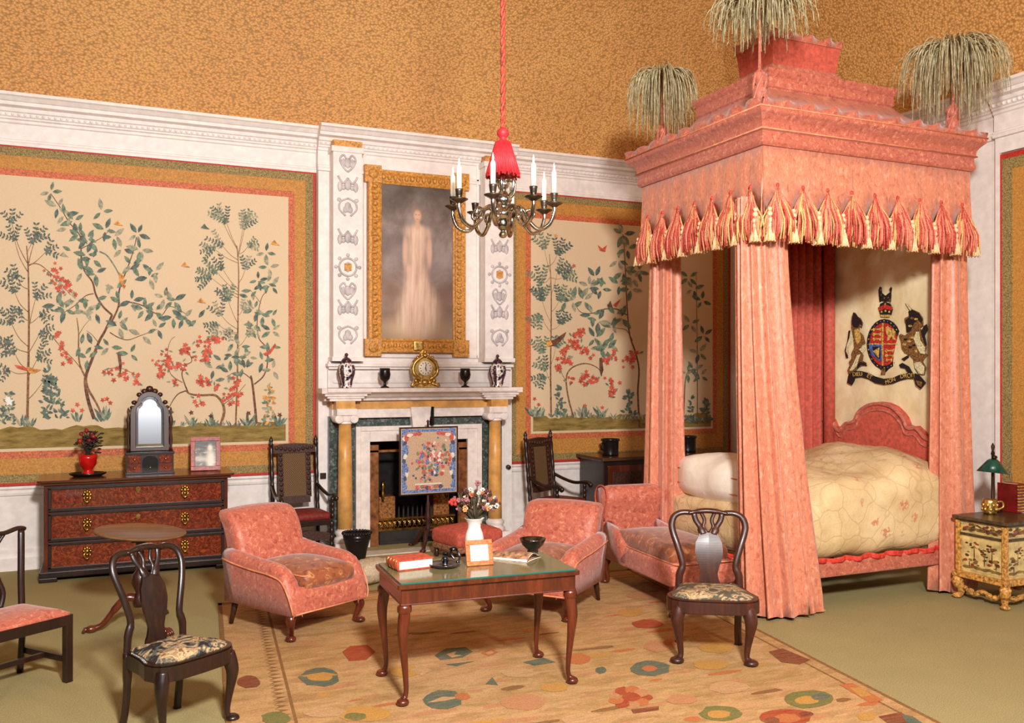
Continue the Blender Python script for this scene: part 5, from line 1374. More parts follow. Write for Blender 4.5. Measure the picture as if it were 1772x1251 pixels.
for side, nb in (('near', 9), ('foot', 7), ('far', 0)):
    fn, L = side_map(side)
    k = nb or 9; pitch = L/k
    b = MB(); n = k*8; vs = []
    for i in range(n+1):
        s_ = L*i/n; ph = (s_/pitch) % 1.0
        hem = 3.30+.20*(1-abs(ph-.5)*2)**.8
        puck = .006*math.sin(s_*31)+.004*math.sin(s_*71)
        for (o, z) in ((.0,3.85),(.004+puck,3.70),(.012+puck,3.58),(.022,hem)): vs.append(fn(s_, o, z))
        for (o, z) in ((.010,hem),(-.012,3.85)): vs.append(fn(s_, o, z))
    b.add(vs, [(6*i+m, 6*(i+1)+m, 6*(i+1)+(m+1)%6, 6*i+(m+1)%6) for i in range(n) for m in range(6)], 0, True)
    va = bb(b, 'valance', pink_drape)
    if nb:
        for j in range(nb):
            b = MB(); strands(b, fn, (j+.5)*pitch, 3.52, pitch*.66, 3.08, 64, j*7+len(side))
            b.ball(fn((j+.5)*pitch, .02, 3.53), (.016,.016,.022), 8, 0)
            bb(b, 'fringe_tassel', FM, va)
        for j in range(nb+1):
            s_ = min(max(j*pitch, .02), L-.02); b = MB(); p = fn(s_, .06, 0)
            for z, r in ((3.325,.018),(3.285,.024),(3.235,.028)): b.ball((p[0], p[1], z), r, 10, 3)
            b.lathe([(.012,3.215),(.022,3.205),(.026,3.19),(.02,3.18),(.032,3.13),(.042,3.07),(.01,3.065)], (p[0], p[1], 0), 12, 3)
            for a in range(10): b.tube([(p[0]+.022*math.cos(a*.63), p[1]+.022*math.sin(a*.63), 3.18),(p[0]+.046*math.cos(a*.63), p[1]+.046*math.sin(a*.63), 3.06)], .005, 5, 3 if a % 3 else 1)
            bb(b, 'bead_drop', FM, va)
# posts and gathered curtains
POSTS = {'fn': (4.92, 5.97), 'ff': (4.97, 7.50), 'hn': (7.08, 5.97), 'hf': (7.08, 7.50)}
for k, (x, y) in POSTS.items():
    b = MB(); b.lathe([(.045,0),(.045,1.0),(.035,1.1),(.03,3.0),(.04,3.84)], (x, y, 0), 14); bb(b, 'post', mahogany)
def gathered(name, top, bot, rt, rb, z1, z0, nf, seed, mat, twist=.15, flare=1.6):
    r = random.Random(seed); ph = [r.uniform(0, 6.28) for _ in range(4)]; NP = 168; NZ = 40
    def fn(u, v):
        a = 2*PI*u; tt = v**flare
        cx = top[0]+(bot[0]-top[0])*tt; cy = top[1]+(bot[1]-top[1])*tt
        rx = rt[0]+(rb[0]-rt[0])*tt; ry = rt[1]+(rb[1]-rt[1])*tt
        a2 = a+twist*v*math.sin(a*2+ph[2])
        w = .55+.75*v
        fo = 1+w*(.19*math.sin(nf*a2+ph[0]+.6*math.sin(3*a2+ph[1]))+.05*math.sin((nf*2-3)*a2+ph[1]*2+v*1.2)+.035*math.sin(5*a+ph[3]))
        ca, sa = math.cos(a), math.sin(a)
        sq = lambda q_: math.copysign(abs(q_)**.88, q_)
        z = z1+(z0-z1)*v
        if v > .97: z = z0+.012*(1+math.sin(nf*a2+ph[0]))
        return (cx+rx*sq(ca)*fo, cy+ry*sq(sa)*fo, z)
    b = MB(); b.grid(fn, NP, NZ, 0, True)
    return bb(b, name, mat)
gathered('bed_curtain', (4.92,6.0), (5.13,5.98), (.20,.13), (.30,.19), 3.45, .015, 13, 3, pink_drape)
gathered('bed_curtain', (4.97,7.47), (5.00,7.56), (.13,.13), (.16,.22), 3.45, .02, 9, 5, pink_drape, flare=1.2)
gathered('bed_curtain', (7.06,5.97), (7.10,5.97), (.17,.10), (.20,.13), 3.45, .015, 8, 9, pink_drape)
b = MB()
def pleat(x0, x1, y, z0, z1, nf):
    def fn(u, v):
        x = x0+(x1-x0)*u; return (x, y+.04*math.sin(u*nf*2*PI)+.012*math.sin(u*nf*5.3), z1+(z0-z1)*v)
    return fn
b.grid(pleat(6.45, 7.12, 7.56, .35, 3.45, 6), 90, 10); o = bb(b, 'bed_curtain', pink_plain); m_ = o.modifiers.new('thick', 'SOLIDIFY'); m_.thickness = .01
b = MB(); b.tube([(7.04,7.46,1.0),(7.04,7.46,3.7)], .06, 14); b.build('x', pink_plain) if False else bb(b, 'post_cover', pink_plain)
# headcloth with the coat of arms
b = MB(); b.grid(lambda u, v: (BX1-.03+.006*math.sin(u*23+v*5)+.006*math.sin(v*17+u*9), 5.98+1.54*u, 1.0+2.84*v), 40, 50)
q = N('ivory_satin', .3, 0, .5); f = q.noise(q.coord(), 4, 4, .5, .5); q.base(q.ramp(f, [(.3, (224,200,150)), (.7, (244,228,188))])); q.bump(q.noise(q.coord(), 7, 3, .5), .35, .03); satin = q.m
hc = bb(b, 'headcloth', satin); m_ = hc.modifiers.new('thick', 'SOLIDIFY'); m_.thickness = .01; m_.offset = -1
HX = BX1-.046
e_black = plain('black_embroidery', (34,24,22), .7, var=.4, scale=70); e_red = plain('red_embroidery', (176,44,34), .7, var=.35, scale=60); e_blue = plain('blue_embroidery', (70,96,160), .7, var=.3, scale=60)
e_gold = plain('gold_embroidery', (204,160,84), .45, var=.3, scale=60); e_cream = plain('cream_embroidery', (226,206,160), .6, var=.2, scale=60); e_brown = plain('brown_embroidery', (112,78,44), .6, var=.5, scale=60)
EM = [e_black, e_red, e_blue, e_gold, e_cream, e_brown]
ek = [0]
def A_(pts, m, b, zo=True):
    """an embroidered patch; points are zoom-pixels of the crest traced on the cloth"""
    ek[0] += 1; x = HX-.0015-.00025*ek[0]
    P = [onX(1460+px*.1679, 480+py*.1679, HX) for px, py in pts]
    b.add([(x, p.y, p.z) for p in P]+[(x+.004, p.y, p.z) for p in P], [tuple(range(len(P)))]+[(i, i+len(P), (i+1)%len(P)+len(P), (i+1)%len(P)) for i in range(len(P))], m, False)
def AE(cx, cy, rx, ry, m, b, n=20, pt=0): A_([(cx+rx*math.cos(2*PI*i/n), cy+ry*math.sin(2*PI*i/n)+(pt if i == n//4 else 0)) for i in range(n)], m, b)
b = MB()
AE(420,690,182,262,0,b,24,40); AE(415,690,148,222,1,b,24)
for (cx, cy, rx, ry) in ((420,690,165,242),):
    for i in range(28):
        a = 2*PI*i/28; AE(cx+rx*math.cos(a), cy+ry*math.sin(a), 5, 7, 3 if i % 2 else 2, b, 6)
A_([(268,690),(400,690),(400,862),(360,850),(300,800),(270,745)], 2, b); A_([(300,715),(385,712),(385,845),(350,830),(320,790)], 0, b); A_([(310,760),(375,720),(370,830),(350,810)], 3, b)
A_([(400,470),(414,470),(414,910),(400,910)], 3, b); A_([(268,680),(562,680),(562,692),(268,692)], 3, b)
for (x0, y0, s_) in ((300,520,1),(300,570,1),(300,620,1),(430,740,1),(430,790,1),(440,835,.7)):     # walking lions
    A_([(x0,y0+20),(x0+15*s_,y0),(x0+35*s_,y0+8),(x0+80*s_,y0+5),(x0+95*s_,y0-8),(x0+92*s_,y0+18),(x0+85*s_,y0+36),(x0+70*s_,y0+20),(x0+30*s_,y0+22),(x0+20*s_,y0+38)], 3, b)
A_([(440,520),(462,500),(480,520),(520,530),(540,560),(530,600),(545,650),(515,640),(500,600),(480,640),(455,655),(462,600),(445,570)], 3, b)   # rampant lion
bb(b, 'embroidered_shield', EM, hc)
b = MB()
A_([(370,330),(385,270),(430,250),(490,270),(515,330),(500,385),(435,400),(385,385)], 0, b); A_([(362,310),(435,280),(515,305),(505,340),(440,325),(372,345)], 1, b)
A_([(385,385),(490,385),(484,408),(392,408)], 3, b); AE(400,355,10,12,3,b,8); AE(440,345,10,12,3,b,8); AE(480,355,10,12,3,b,8); AE(438,275,9,12,3,b,8)
A_([(380,255),(372,190),(368,130),(382,95),(400,105),(404,160),(440,190),(470,165),(490,150),(480,120),(496,98),(508,110),(500,160),(500,200),(495,255),(470,240),(440,250),(410,240)], 0, b)
for (x, y) in ((392,130),(398,180),(430,215),(470,210),(486,235)): AE(x, y, 7, 10, 5, b, 8)
bb(b, 'embroidered_crown', EM, hc)
b = MB()
A_([(88,450),(95,400),(110,360),(130,365),(150,400),(185,420),(210,470),(200,520),(170,500),(175,560),(215,600),(235,680),(205,690),(190,720),(170,760),(215,800),(205,860),(245,880),(250,915),(200,910),(160,930),(120,985),(60,990),(50,950),(75,900),(65,870),(95,830),(90,780),(120,720),(115,650),(105,580),(90,520)], 5, b)
A_([(95,440),(112,362),(135,372),(160,410),(195,440),(205,500),(175,480),(160,520),(120,520),(98,490)], 0, b)
A_([(120,540),(165,530),(190,600),(180,660),(150,690),(130,640)], 3, b); A_([(95,600),(110,640),(70,720),(60,800),(48,790),(55,710)], 4, b); A_([(80,545),(68,620),(40,700),(32,760),(60,830),(36,830),(22,750),(50,650),(62,550)], 0, b)
A_([(110,890),(150,800),(185,790),(160,860),(150,910),(100,960),(70,960)], 4, b); A_([(150,900),(180,870),(240,880),(245,910),(190,905),(150,945)], 0, b); A_([(170,740),(230,700),(240,740),(205,780)], 4, b)
bb(b, 'embroidered_lion', EM, hc)
b = MB()
A_([(645,265),(665,275),(720,330),(790,360),(830,420),(835,500),(800,520),(830,560),(840,640),(870,720),(850,780),(880,800),(850,830),(830,870),(865,930),(850,1000),(800,990),(760,950),(740,900),(730,840),(690,800),(640,780),(610,740),(600,660),(580,600),(600,580),(640,600),(690,560),(640,460),(640,420),(680,400),(690,340)], 5, b)
A_([(680,350),(720,330),(790,370),(825,430),(820,480),(780,440),(740,470),(700,560),(660,570),(650,440),(690,410)], 0, b); A_([(650,268),(665,275),(715,330),(700,345)], 4, b)
A_([(760,560),(790,560),(800,640),(850,720),(850,790),(800,780),(760,700),(735,630)], 4, b); A_([(840,500),(870,480),(880,540),(850,600),(870,700),(850,700),(820,600),(808,560)], 0, b)
for (x, y, m) in ((720,620,3),(690,660,3),(740,700,0),(650,640,0),(700,720,0),(760,760,3),(640,690,3),(720,420,5),(760,430,3),(700,500,3)): AE(x, y, 20, 12, m, b, 8)
A_([(740,880),(800,870),(845,920),(840,1000),(790,990),(750,930)], 4, b); A_([(585,900),(620,880),(690,920),(730,990),(690,1000),(650,940),(600,930)], 0, b); A_([(610,840),(680,800),(690,820),(640,860)], 0, b)
bb(b, 'embroidered_unicorn', EM, hc)
b = MB()
up = [(65,1000),(130,962),(200,965),(270,985),(340,1020),(430,1045),(520,1035),(600,1000),(680,985),(760,990),(800,1010)]
dn = [(800,1060),(740,1040),(680,1040),(600,1062),(520,1095),(430,1105),(340,1090),(270,1050),(200,1028),(140,1030),(75,1060)]
A_(up+dn, 0, b); A_([(65,1000),(140,1010),(130,1060),(100,1112),(50,1085)], 0, b); A_([(730,1000),(800,1010),(865,1085),(810,1150),(760,1110)], 0, b); A_([(760,1060),(830,1080),(815,1130),(780,1110)], 5, b)
A_([(410,940),(440,940),(445,1000),(400,1000)], 5, b)
rb_ = bb(b, 'motto_ribbon', EM, hc)
def words(txt, px, py, size, slope, m, parent, X):
    cu = bpy.data.curves.new('motto', 'FONT'); cu.body = txt; cu.size = size; cu.align_x = 'CENTER'; cu.align_y = 'CENTER'; cu.extrude = .001
    tmp = bpy.data.objects.new('motto', cu); COL.objects.link(tmp)
    me = bpy.data.meshes.new_from_object(tmp); bpy.data.objects.remove(tmp)
    p = onX(1460+px*.1679, 480+py*.1679, HX)
    R = Matrix(((0,0,-1,X),(-1,0,0,p.y),(0,1,0,p.z),(0,0,0,1)))
    me.transform(Matrix.Translation(-BO) @ R @ Matrix.Rotation(slope, 4, 'Z')); me.materials.clear(); me.materials.append(m)
    o = bpy.data.objects.new('motto_word', me); COL.objects.link(o); o.parent = parent; return o
tx = HX-.004-.00025*ek[0]
words('DIEU', 160, 998, .062, .05, e_gold, rb_, tx); words('ET', 285, 1022, .062, -.42, e_gold, rb_, tx); words('MON', 500, 1066, .056, .28, e_gold, rb_, tx); words('DROIT', 680, 1015, .062, .06, e_gold, rb_, tx)
# headboard
HB = 7.06
tr = [(1421,765),(1420,740),(1424,725),(1433,721),(1441,726),(1445,737),(1452,742),(1458,735),(1464,729),(1472,728),(1479,724),(1484,713),(1492,704),(1505,697),(1520,695),(1535,697),(1548,703),(1558,713),(1565,722),(1570,735),(1577,738),(1586,737),(1594,744),(1601,753),(1609,757),(1619,760)]
pts = [onX(x, y, HB) for x, y in tr]
op = [(p.y, p.z) for p in pts]; ymin, ymax = op[-1][0], op[0][0]
poly = [(ymax, .45)]+op+[(ymin, .45)]
b = MB(); b.prism(poly, lambda a, z, d: (HB+d, a, z), 0, .07); hb = bb(b, 'headboard', pink_plain, None, .008)
b = MB()
cy_ = sum(p[0] for p in op)/len(op)
b.tube(spline([(HB-.008, y*.985+cy_*.015, z-.02) for y, z in op[2:]], 3), .018, 8); b.tube(spline([(HB-.004, cy_+(y-cy_)*.93, z-.085) for y, z in op[4:]], 3), .01, 6)
sc_ = onX(1432, 733, HB); b.tube([(HB-.012, sc_.y+.045*(1-i/26)*math.cos(i*.6), sc_.z+.045*(1-i/26)*math.sin(i*.6)) for i in range(24)], .012, 8)
bb(b, 'headboard_moulding', pink, hb)
# rails
b = MB(); b.rbox(((5.0+7.1)/2, 5.975, .335), (2.1,.06,.14), .02, 4); bb(b, 'side_rail', pink)
b = MB(); b.rbox((5.0, 6.74, .335), (.06,1.5,.14), .02, 4); bb(b, 'foot_rail', pink)
b = MB(); b.rbox(((5.0+7.1)/2, 7.5, .335), (2.1,.06,.14), .02, 4); bb(b, 'side_rail', pink)
b = MB()
b.grid(lambda u, v: (5.03+2.05*u, 5.945-.012*math.sin(u*60)-.006*math.sin(u*131), .435-.045*v-.008*math.sin(u*47)), 160, 3); b.grid(lambda u, v: (4.965-.012*math.sin(u*60), 6.0+1.45*u, .435-.045*v-.008*math.sin(u*47)), 100, 3)
o = bb(b, 'red_ruffle', plain('red_trim', (214,62,48), .6, var=.15, scale=40)); m_ = o.modifiers.new('thick', 'SOLIDIFY'); m_.thickness = .006
b = MB(); b.rbox((6.05, 6.74, .61), (2.0,1.46,.40), .08, 5); bb(b, 'mattress', ivory)
# bedspread
q = N('embroidered_bedspread', .42, 0, .5); v = q.coord()
wob = q.n('ShaderNodeVectorMath'); wob.operation = 'ADD'; q.l(v, wob.inputs[0])
nv = q.n('ShaderNodeTexNoise', Scale=5.0, Detail=2.0); q.l(v, nv.inputs['Vector'])
sc = q.n('ShaderNodeVectorMath'); sc.operation = 'SCALE'; sc.inputs['Scale'].default_value = .12; q.l(nv.outputs['Color'], sc.inputs[0]); q.l(sc.outputs[0], wob.inputs[1])
vv = wob.outputs[0]
ed = q.voro(vv, 4.6, 'Distance', 'DISTANCE_TO_EDGE'); ce = q.voro(vv, 4.6); petal = q.noise(v, 34, 2)
cord = q.ramp(ed, [(.0, (255,255,255)), (.035, (150,150,150)), (.06, (0,0,0)), (.10, (150,150,150)), (.13, (0,0,0)), (.17, (110,110,110)), (.20, (0,0,0))])
sheen = q.noise(v, 3.0, 3)
col = q.ramp(sheen, [(.3, (206,174,124)), (.7, (232,206,160))])
col = q.mix(col, (170,132,86), q.math('MULTIPLY', cord, .38))
nz = q.noise(q.coord((1,1,1.5)), 1.9, 2, .4, .6); wf = q.math('ADD', q.math('MULTIPLY', q.math('SINE', q.math('MULTIPLY', nz, 300.0)), .5), .5)
col = q.mix(col, (176,140,94), q.ramp(wf, [(.0, (110,110,110)), (.16, (40,40,40)), (.3, (0,0,0))]))
ring = q.ramp(ce, [(.0, (200,200,200)), (.10, (255,255,255)), (.22, (220,220,220)), (.28, (0,0,0))])
rose = q.math('MULTIPLY', ring, q.math('GREATER_THAN', petal, .5))
pick = q.math('GREATER_THAN', q.noise(v, 2.3, 1), .46)
col = q.mix(col, (192,104,78), q.math('MULTIPLY', q.math('MULTIPLY', rose, pick), .8)); q.base(col)
q.bump(q.math('ADD', q.math('MULTIPLY', cord, -.22), q.math('MULTIPLY', q.noise(v, 9, 4), 1.2)), .4, .02)
def spread(p):
    x, y, z = p
    tx = (x-5.0)/2.1; ty = (y-5.94)/1.6
    if z > .6:
        foot = max(0, min(1, (5.75-x)/.5)); foot = foot*foot*(3-2*foot)
        head = max(0, min(1, (x-6.2)/.5)); head = head*head*(3-2*head)
        k = (z-.6)/.46
        z += k*(-.19*foot+.17*head*(.55+.45*math.sin(PI*max(0, min(1, ty))))+.05*math.sin(x*9+y*4)*.25+.03*math.sin(x*5-y*9)*.4+.012*math.sin(x*23+y*13))
    else:
        y += .012*math.sin(x*16)*(.6-z)*3 if y < 6.2 else 0
        z += .012*math.sin(x*11)
    return (x, y, z)
b = MB(); b.rbox((6.06, 6.735, .745), (2.10,1.60,.65), .16, 26, (0,0,.08), 0, spread)
o = b.build('bedspread', q.m); tag(o, 'ivory embroidered bedspread lying over the bed', 'bedspread'); 
o.data.transform(Matrix.Translation((-6.06,-6.735,-.42))); o.location = (6.06, 6.735, .42)
q = N('ivory_quilt', .35, 0, .5); f = q.noise(q.coord(), 6, 4); q.base(q.ramp(f, [(.3, (236,224,200)), (.7, (250,242,228))])); q.bump(f, .3, .03)
b = MB()
b.rbox((0,0,.18), (.48,1.24,.36), .10, 10, (.05,.03,.06), 0, lambda p: (p.x+.012*math.sin(p.y*14), p.y, p.z+.012*math.sin(p.y*9+p.x*12)))
o = b.build('quilt_body', q.m); tag(o, 'plump white folded eiderdown at the foot of the bed', 'eiderdown'); o.name = 'eiderdown'; o.location = (5.27, 6.80, .84)
b = MB()
for zz in (.11, .25):
    tz = (zz-.18)/.18; lp = []
    for x, y in rrect(-.24,-.62,.24,.62,.10, 6):
        tx, ty = x/.24, y/.62
        for_x = x+.05*tx*(1-ty*ty)*(1-tz*tz); for_y = y+.03*ty*(1-tz*tz)*(1-tx*tx)
        lp.append((for_x+.012*math.sin(for_y*14), for_y, zz+.012*math.sin(for_y*9+for_x*12)))
    b.tube(lp+[lp[0]], .007, 6)
b.build('seam_cord', piping_mat, o)
# finials and ostrich plumes
q = N('ostrich_feather', .8, 0, .2); f = q.noise(q.coord(), 24, 3); q.base(q.ramp(f, [(.3, (138,126,90)), (.55, (184,172,134)), (.75, (222,212,180))])); feather = q.m
def plume(x, y, zb, zc, R, n, seed, droop=.34):
    b = MB(); b.lathe([(.05,zb),(.055,zb+.03),(.03,zb+.06),(.05,zb+.11),(.055,zb+.16),(.028,zb+.2),(.04,zb+.24),(.045,zb+.28),(.025,zb+.31),(.012,zb+.33)]+[(.008,zc-.05),(.02,zc),(.012,zc+.03)], (x, y, 0), 14)
    for a in range(5):
        b.tube([(x+.05*math.cos(a*1.257+s_*2.2), y+.05*math.sin(a*1.257+s_*2.2), zb+.03+.26*s_) for s_ in [i/6 for i in range(7)]], .012, 6)
    f_ = bb(b, 'finial', pink)
    r = random.Random(seed); b = MB()
    for i in range(n):
        a = r.uniform(0, 6.28); k = r.uniform(.25, 1.0); L = R*k; h = r.uniform(.06, .17)*(1.15-k*.4); dr = droop*r.uniform(.6, 1.25)
        ca, sa = math.cos(a), math.sin(a); wob = r.gauss(0, .08)
        pts = []; bow = r.uniform(.62, .95)
        for j in range(10):
            t_ = j/9; rr = L*(math.sin(t_*PI*.5)**bow); zz = zc+h*math.sin(t_*PI*.62)*1.1-(dr*1.75)*(t_**2.1)*(1.2-.45*k)
            pts.append((x+rr*(ca-wob*sa*t_), y+rr*(sa+wob*ca*t_), zz))
        b.tube(pts, [.003+.0035*math.sin(PI*min(1, .15+j/9)) for j in range(10)], 4, 0, 1.0)
        for j in range(2, 10):
            for _ in range(2):
                p_ = Vector(pts[j]); e_ = p_+Vector((r.gauss(0,.016), r.gauss(0,.016), r.uniform(-.03,.008))); s_ = Vector((r.gauss(0,.0016), r.gauss(0,.0016), 0))
                b.add([p_-s_, p_+s_, e_], [(0,1,2)], 0, True)
    bb(b, 'ostrich_plume', feather, f_)
plume(4.80, 5.86, 4.14, 5.0, .46, 260, 1, .2); plume(4.97, 7.52, 4.14, 4.95, .36, 230, 2, .36); plume(7.0, 5.87, 4.14, 4.96, .50, 320, 3, .36)
plume(7.02, 7.52, 4.14, 4.86, .45, 120, 4)

# ------------------------------------------------------------------ lacquer bedside cabinet
NX, NY = 6.93, 5.29
t = thing('bedside_cabinet', 'cream lacquer bedside cabinet with landscape panels on a gilded carved stand', 'cabinet', (NX, NY, 0))
NW, ND = .62, .50
lac = plain('cream_lacquer', (206,180,118), .3, var=.15, scale=12); lac_dark = plain('dark_lacquer_band', (70,54,34), .3, var=.3, scale=30); gold_w = plain('carved_giltwood', (184,132,66), .35, var=.35, scale=40, bump=.4)
b = MB(); b.box(.03,.03,.24,NW-.03,ND-.03,.70); b.build('case', lac, t, .006)
b = MB(); b.box(0,0,.70,NW,ND,.715); b.box(-.02,-.02,.715,NW+.02,ND+.02,.745); b.box(.01,.01,.575,NW-.01,ND-.01,.595); b.build('top', lac_dark, t, .006)
b = MB(); b.box(-.02,-.02,.20,NW+.02,ND+.02,.25)
for (x, y) in ((.02,.02),(NW-.02,.02),(.02,ND-.02),(NW-.02,ND-.02)):
    b.box(x-.02,y-.02,.25,x+.02,y+.02,.70)
b.build('gilt_moulding', gold_w, t, .005)
def paint(b, face, w, z0, z1, seed):
    r = random.Random(seed); k = 0
    def F2(a, z, d):
        return (.0265-d, a, z) if face == 'left' else (a, .0265-d, z)
    def bl(a, z, ra, rz, m, n=9):
        nonlocal k; k += 1; d = .001+.00002*k
        vs = [F2(max(.055, min(w-.055, a+ra*math.cos(2*PI*i/n)*r.uniform(.6,1.1))), max(z0, min(z1, z+rz*math.sin(2*PI*i/n)*r.uniform(.6,1.1))), d) for i in range(n)]
        b.add(vs, [tuple(range(n))], m, False)
    H = z1-z0
    for i in range(5): bl(w*(.2+.15*i), z0+.02+.01*(i%2), .07, .016, 1)
    for (a, z, s_) in ((.22,.35,1.1),(.75,.3,1.0),(.45,.55,.7),(.3,.75,.8),(.65,.8,.7)):
        for i in range(9): bl(w*a+r.gauss(0,.035*s_), z0+H*z+r.gauss(0,.02*s_), .026*s_, .014*s_, r.choice((0,0,1,2)), 7)
        bl(w*a, z0+H*z*.6, .006, H*z*.35, 0, 6)
    for i in range(10): bl(r.uniform(.08,w-.08), z0+r.uniform(.02,H-.02), .02, .006, r.choice((0,1)), 7)
LM = [plain('brown_lacquer_paint', (78,52,30), .4, var=.3), plain('olive_lacquer_paint', (122,96,50), .4, var=.3), plain('red_lacquer_paint', (140,62,40), .4, var=.2)]
for face, w, nm in (('left', ND, 'drawer_front'), ('front', NW, 'side_panel')):
    b = MB()
    F2 = (lambda a, z, d: (.03-d, a, z)) if face == 'left' else (lambda a, z, d: (a, .03-d, z))
    b.prism([(.05,.27),(w-.05,.27),(w-.05,.565),(.05,.565)], F2, .003, .0005); paint(b, face, w, .275, .56, 11 if face == 'left' else 12)
    d_ = b.build('landscape_panel', LM+[lac] if False else LM[:1]+LM[1:], t)
    d_.data.polygons[0].material_index = 0
    d_.data.materials.append(lac)
    for i in range(6): d_.data.polygons[i].material_index = 3
    b = MB(); b.prism([(.05,.605),(w-.05,.605),(w-.05,.69),(.05,.69)], F2, .003, .0005); paint(b, face, w, .61, .685, 21 if face == 'left' else 22)
    d_ = b.build(nm, LM, t); d_.data.materials.append(lac)
    for i in range(6): d_.data.polygons[i].material_index = 3
for i, (x, y) in enumerate(((.03,.03),(NW-.03,.03),(.03,ND-.03),(NW-.03,ND-.03))):
    b = MB(); ox = -1 if x < .3 else 1; oy = -1 if y < .25 else 1
    b.tube(spline([(x,y,.2),(x+ox*.02,y+oy*.02,.16),(x-ox*.0,y-oy*.0,.10),(x-ox*.005,y-oy*.005,.05),(x+ox*.02,y+oy*.02,.02)], 4), [.04]*4+[.044]*4+[.03]*4+[.026]*5, 10)
    b.ball((x+ox*.012,y+oy*.012,.165), (.05,.05,.035), 10); b.ball((x+ox*.02,y+oy*.02,.022), (.042,.042,.022), 10)
    for s_ in (-1, 1): b.ball((x+ox*.03+s_*.02*oy, y+oy*.03-s_*.02*ox, .17), .018, 8)
    b.build('carved_foot', gold_w, t)
b = MB()
def festoon(p0, p1):
    p0, p1 = Vector(p0), Vector(p1); n = 7
    b.tube([p0.lerp(p1, i/20)+Vector((0,0,.035*math.cos(i/20*PI*4)*.6)) for i in range(21)], .017, 8)
    for i in range(n):
        c_ = p0.lerp(p1, (i+.5)/n); b.ball(c_+Vector((0,0,.015*math.cos(i*2.2))), (.03,.03,.024), 8)
festoon((.04,.04,.085),(NW-.04,.04,.085)); festoon((.04,.04,.085),(.04,ND-.04,.085)); festoon((NW-.04,.04,.085),(NW-.04,ND-.04,.085))
b.build('carved_stretcher', gold_w, t)
NZ = .7455
p = flo(1713, 889, NZ)
t = thing('mug', 'small gilt mug standing in front of the green lamp', 'mug', (p.x, p.y, NZ)); t.scale = (1.1, 1.1, 1.25)
b = MB(); b.lathe([(.045,0),(.055,.008),(.05,.02),(.058,.04),(.054,.08),(.058,.105),(.05,.105),(.046,.03),(.005,.02)], (0,0,0), 24)
for i in range(16): b.ball((.056*math.cos(i*PI/8), .056*math.sin(i*PI/8), .035+.03*(i % 2)), (.012,.012,.016), 6)
b.build('mug_body', gold, t)
b = MB(); b.tube(spline([(.05,-.03,.085),(.085,-.045,.085),(.09,-.05,.05),(.052,-.032,.03)], 5), .009, 8); b.build('handle', gold, t)
p = Vector((7.35, 5.74, NZ))
t = thing('reading_lamp', 'small candlestick lamp with a dark green cone shade', 'lamp', p)
b = MB(); b.lathe([(.045,0),(.05,.01),(.028,.025),(.014,.05),(.014,.30),(.012,.52),(.018,.53),(.01,.56),(.016,.60),(.004,.63)], (0,0,0), 16); b.ball((.012,-.01,.50), (.03,.02,.02), 8); b.build('stem', plain('dark_bronze', (58,44,30), .35, .7, var=.2), t)
gs = plain('green_shade', (22,70,56), .3, var=.15)
b = MB(); b.lathe([(.125,.36),(.13,.362),(.05,.47),(.03,.485),(.028,.48),(.045,.465),(.12,.362)], (0,0,0), 28); b.xf(0, Matrix.Translation((0,0,.42)) @ Matrix.Rotation(math.radians(7), 4, 'Y') @ Matrix.Translation((0,0,-.42))); b.build('lamp_shade', gs, t)
p = flo(1746, 886, NZ)
t = thing('book', 'dark red book with gilt banded spine upright on the bedside cabinet', 'book', (p.x+.06, p.y+.03, NZ), math.radians(-85))
b = MB(); b.box(-.09,-.06,0,.09,-.052,.26); b.box(-.09,.052,0,.09,.06,.26); b.box(.085,-.06,0,.105,.06,.26); b.build('binding', plain('dark_red_leather', (112,22,20), .35, var=.15), t, .003)
b = MB(); b.box(-.082,-.052,.006,.085,.052,.252); b.build('pages', paper, t)
b = MB()
for i in range(9): b.rbox((.102, 0, .02+.0275*i), (.018,.124,.014), .006, 2)
b.build('gilt_bands', gold, t)

# ------------------------------------------------------------------ chandelier
CXY = (2.305, 5.32)
t = thing('chandelier', 'silver eight armed chandelier with candles hanging from a red cord', 'chandelier', (CXY[0], CXY[1], 2.88))
b = MB(); H2 = 8.0-3.58
for ph in (0, PI):
    b.tube([(.009*math.cos(ph+i*.7), .009*math.sin(ph+i*.7), .70+H2*i/320) for i in range(321)], .0105, 6, 0)
o = b.build('cord', plain('red_brown_cord', (160,62,44), .6, var=.3, scale=50), t); o.data.transform(Matrix.Shear('XY', 4, (0,0))) if False else None
b = MB(); b.lathe([(.02,.70),(.035,.685),(.04,.66),(.025,.64),(.02,.63),(.05,.60),(.06,.57),(.075,.50),(.095,.42),(.10,.40),(.02,.405)], (0,0,0), 24)
for i in range(54):
    a = 2*PI*i/54; b.tube([(.045*math.cos(a),.045*math.sin(a),.61),(.072*math.cos(a),.072*math.sin(a),.52),(.108*math.cos(a),.108*math.sin(a),.39+.012*math.sin(i*2.3))], .006, 5)
b.build('tassel', red_silk, t)
b = MB(); b.lathe([(.006,-.005),(.02,.0),(.028,.015),(.02,.032),(.012,.04),(.03,.055),(.045,.09),(.03,.11),(.055,.125),(.062,.15),(.05,.175),(.03,.19),(.045,.21),(.06,.24),(.035,.275),(.02,.30),(.035,.32),(.045,.345),(.02,.37),(.028,.39),(.01,.405)], (0,0,0), 24)
for k in range(6):
    a = k*PI/3; b.tube(spline([(.03*math.cos(a),.03*math.sin(a),.37),(.08*math.cos(a),.08*math.sin(a),.36),(.075*math.cos(a),.075*math.sin(a),.29),(.04*math.cos(a),.04*math.sin(a),.25)], 5), .012, 8)
b.build('body', silver, t)
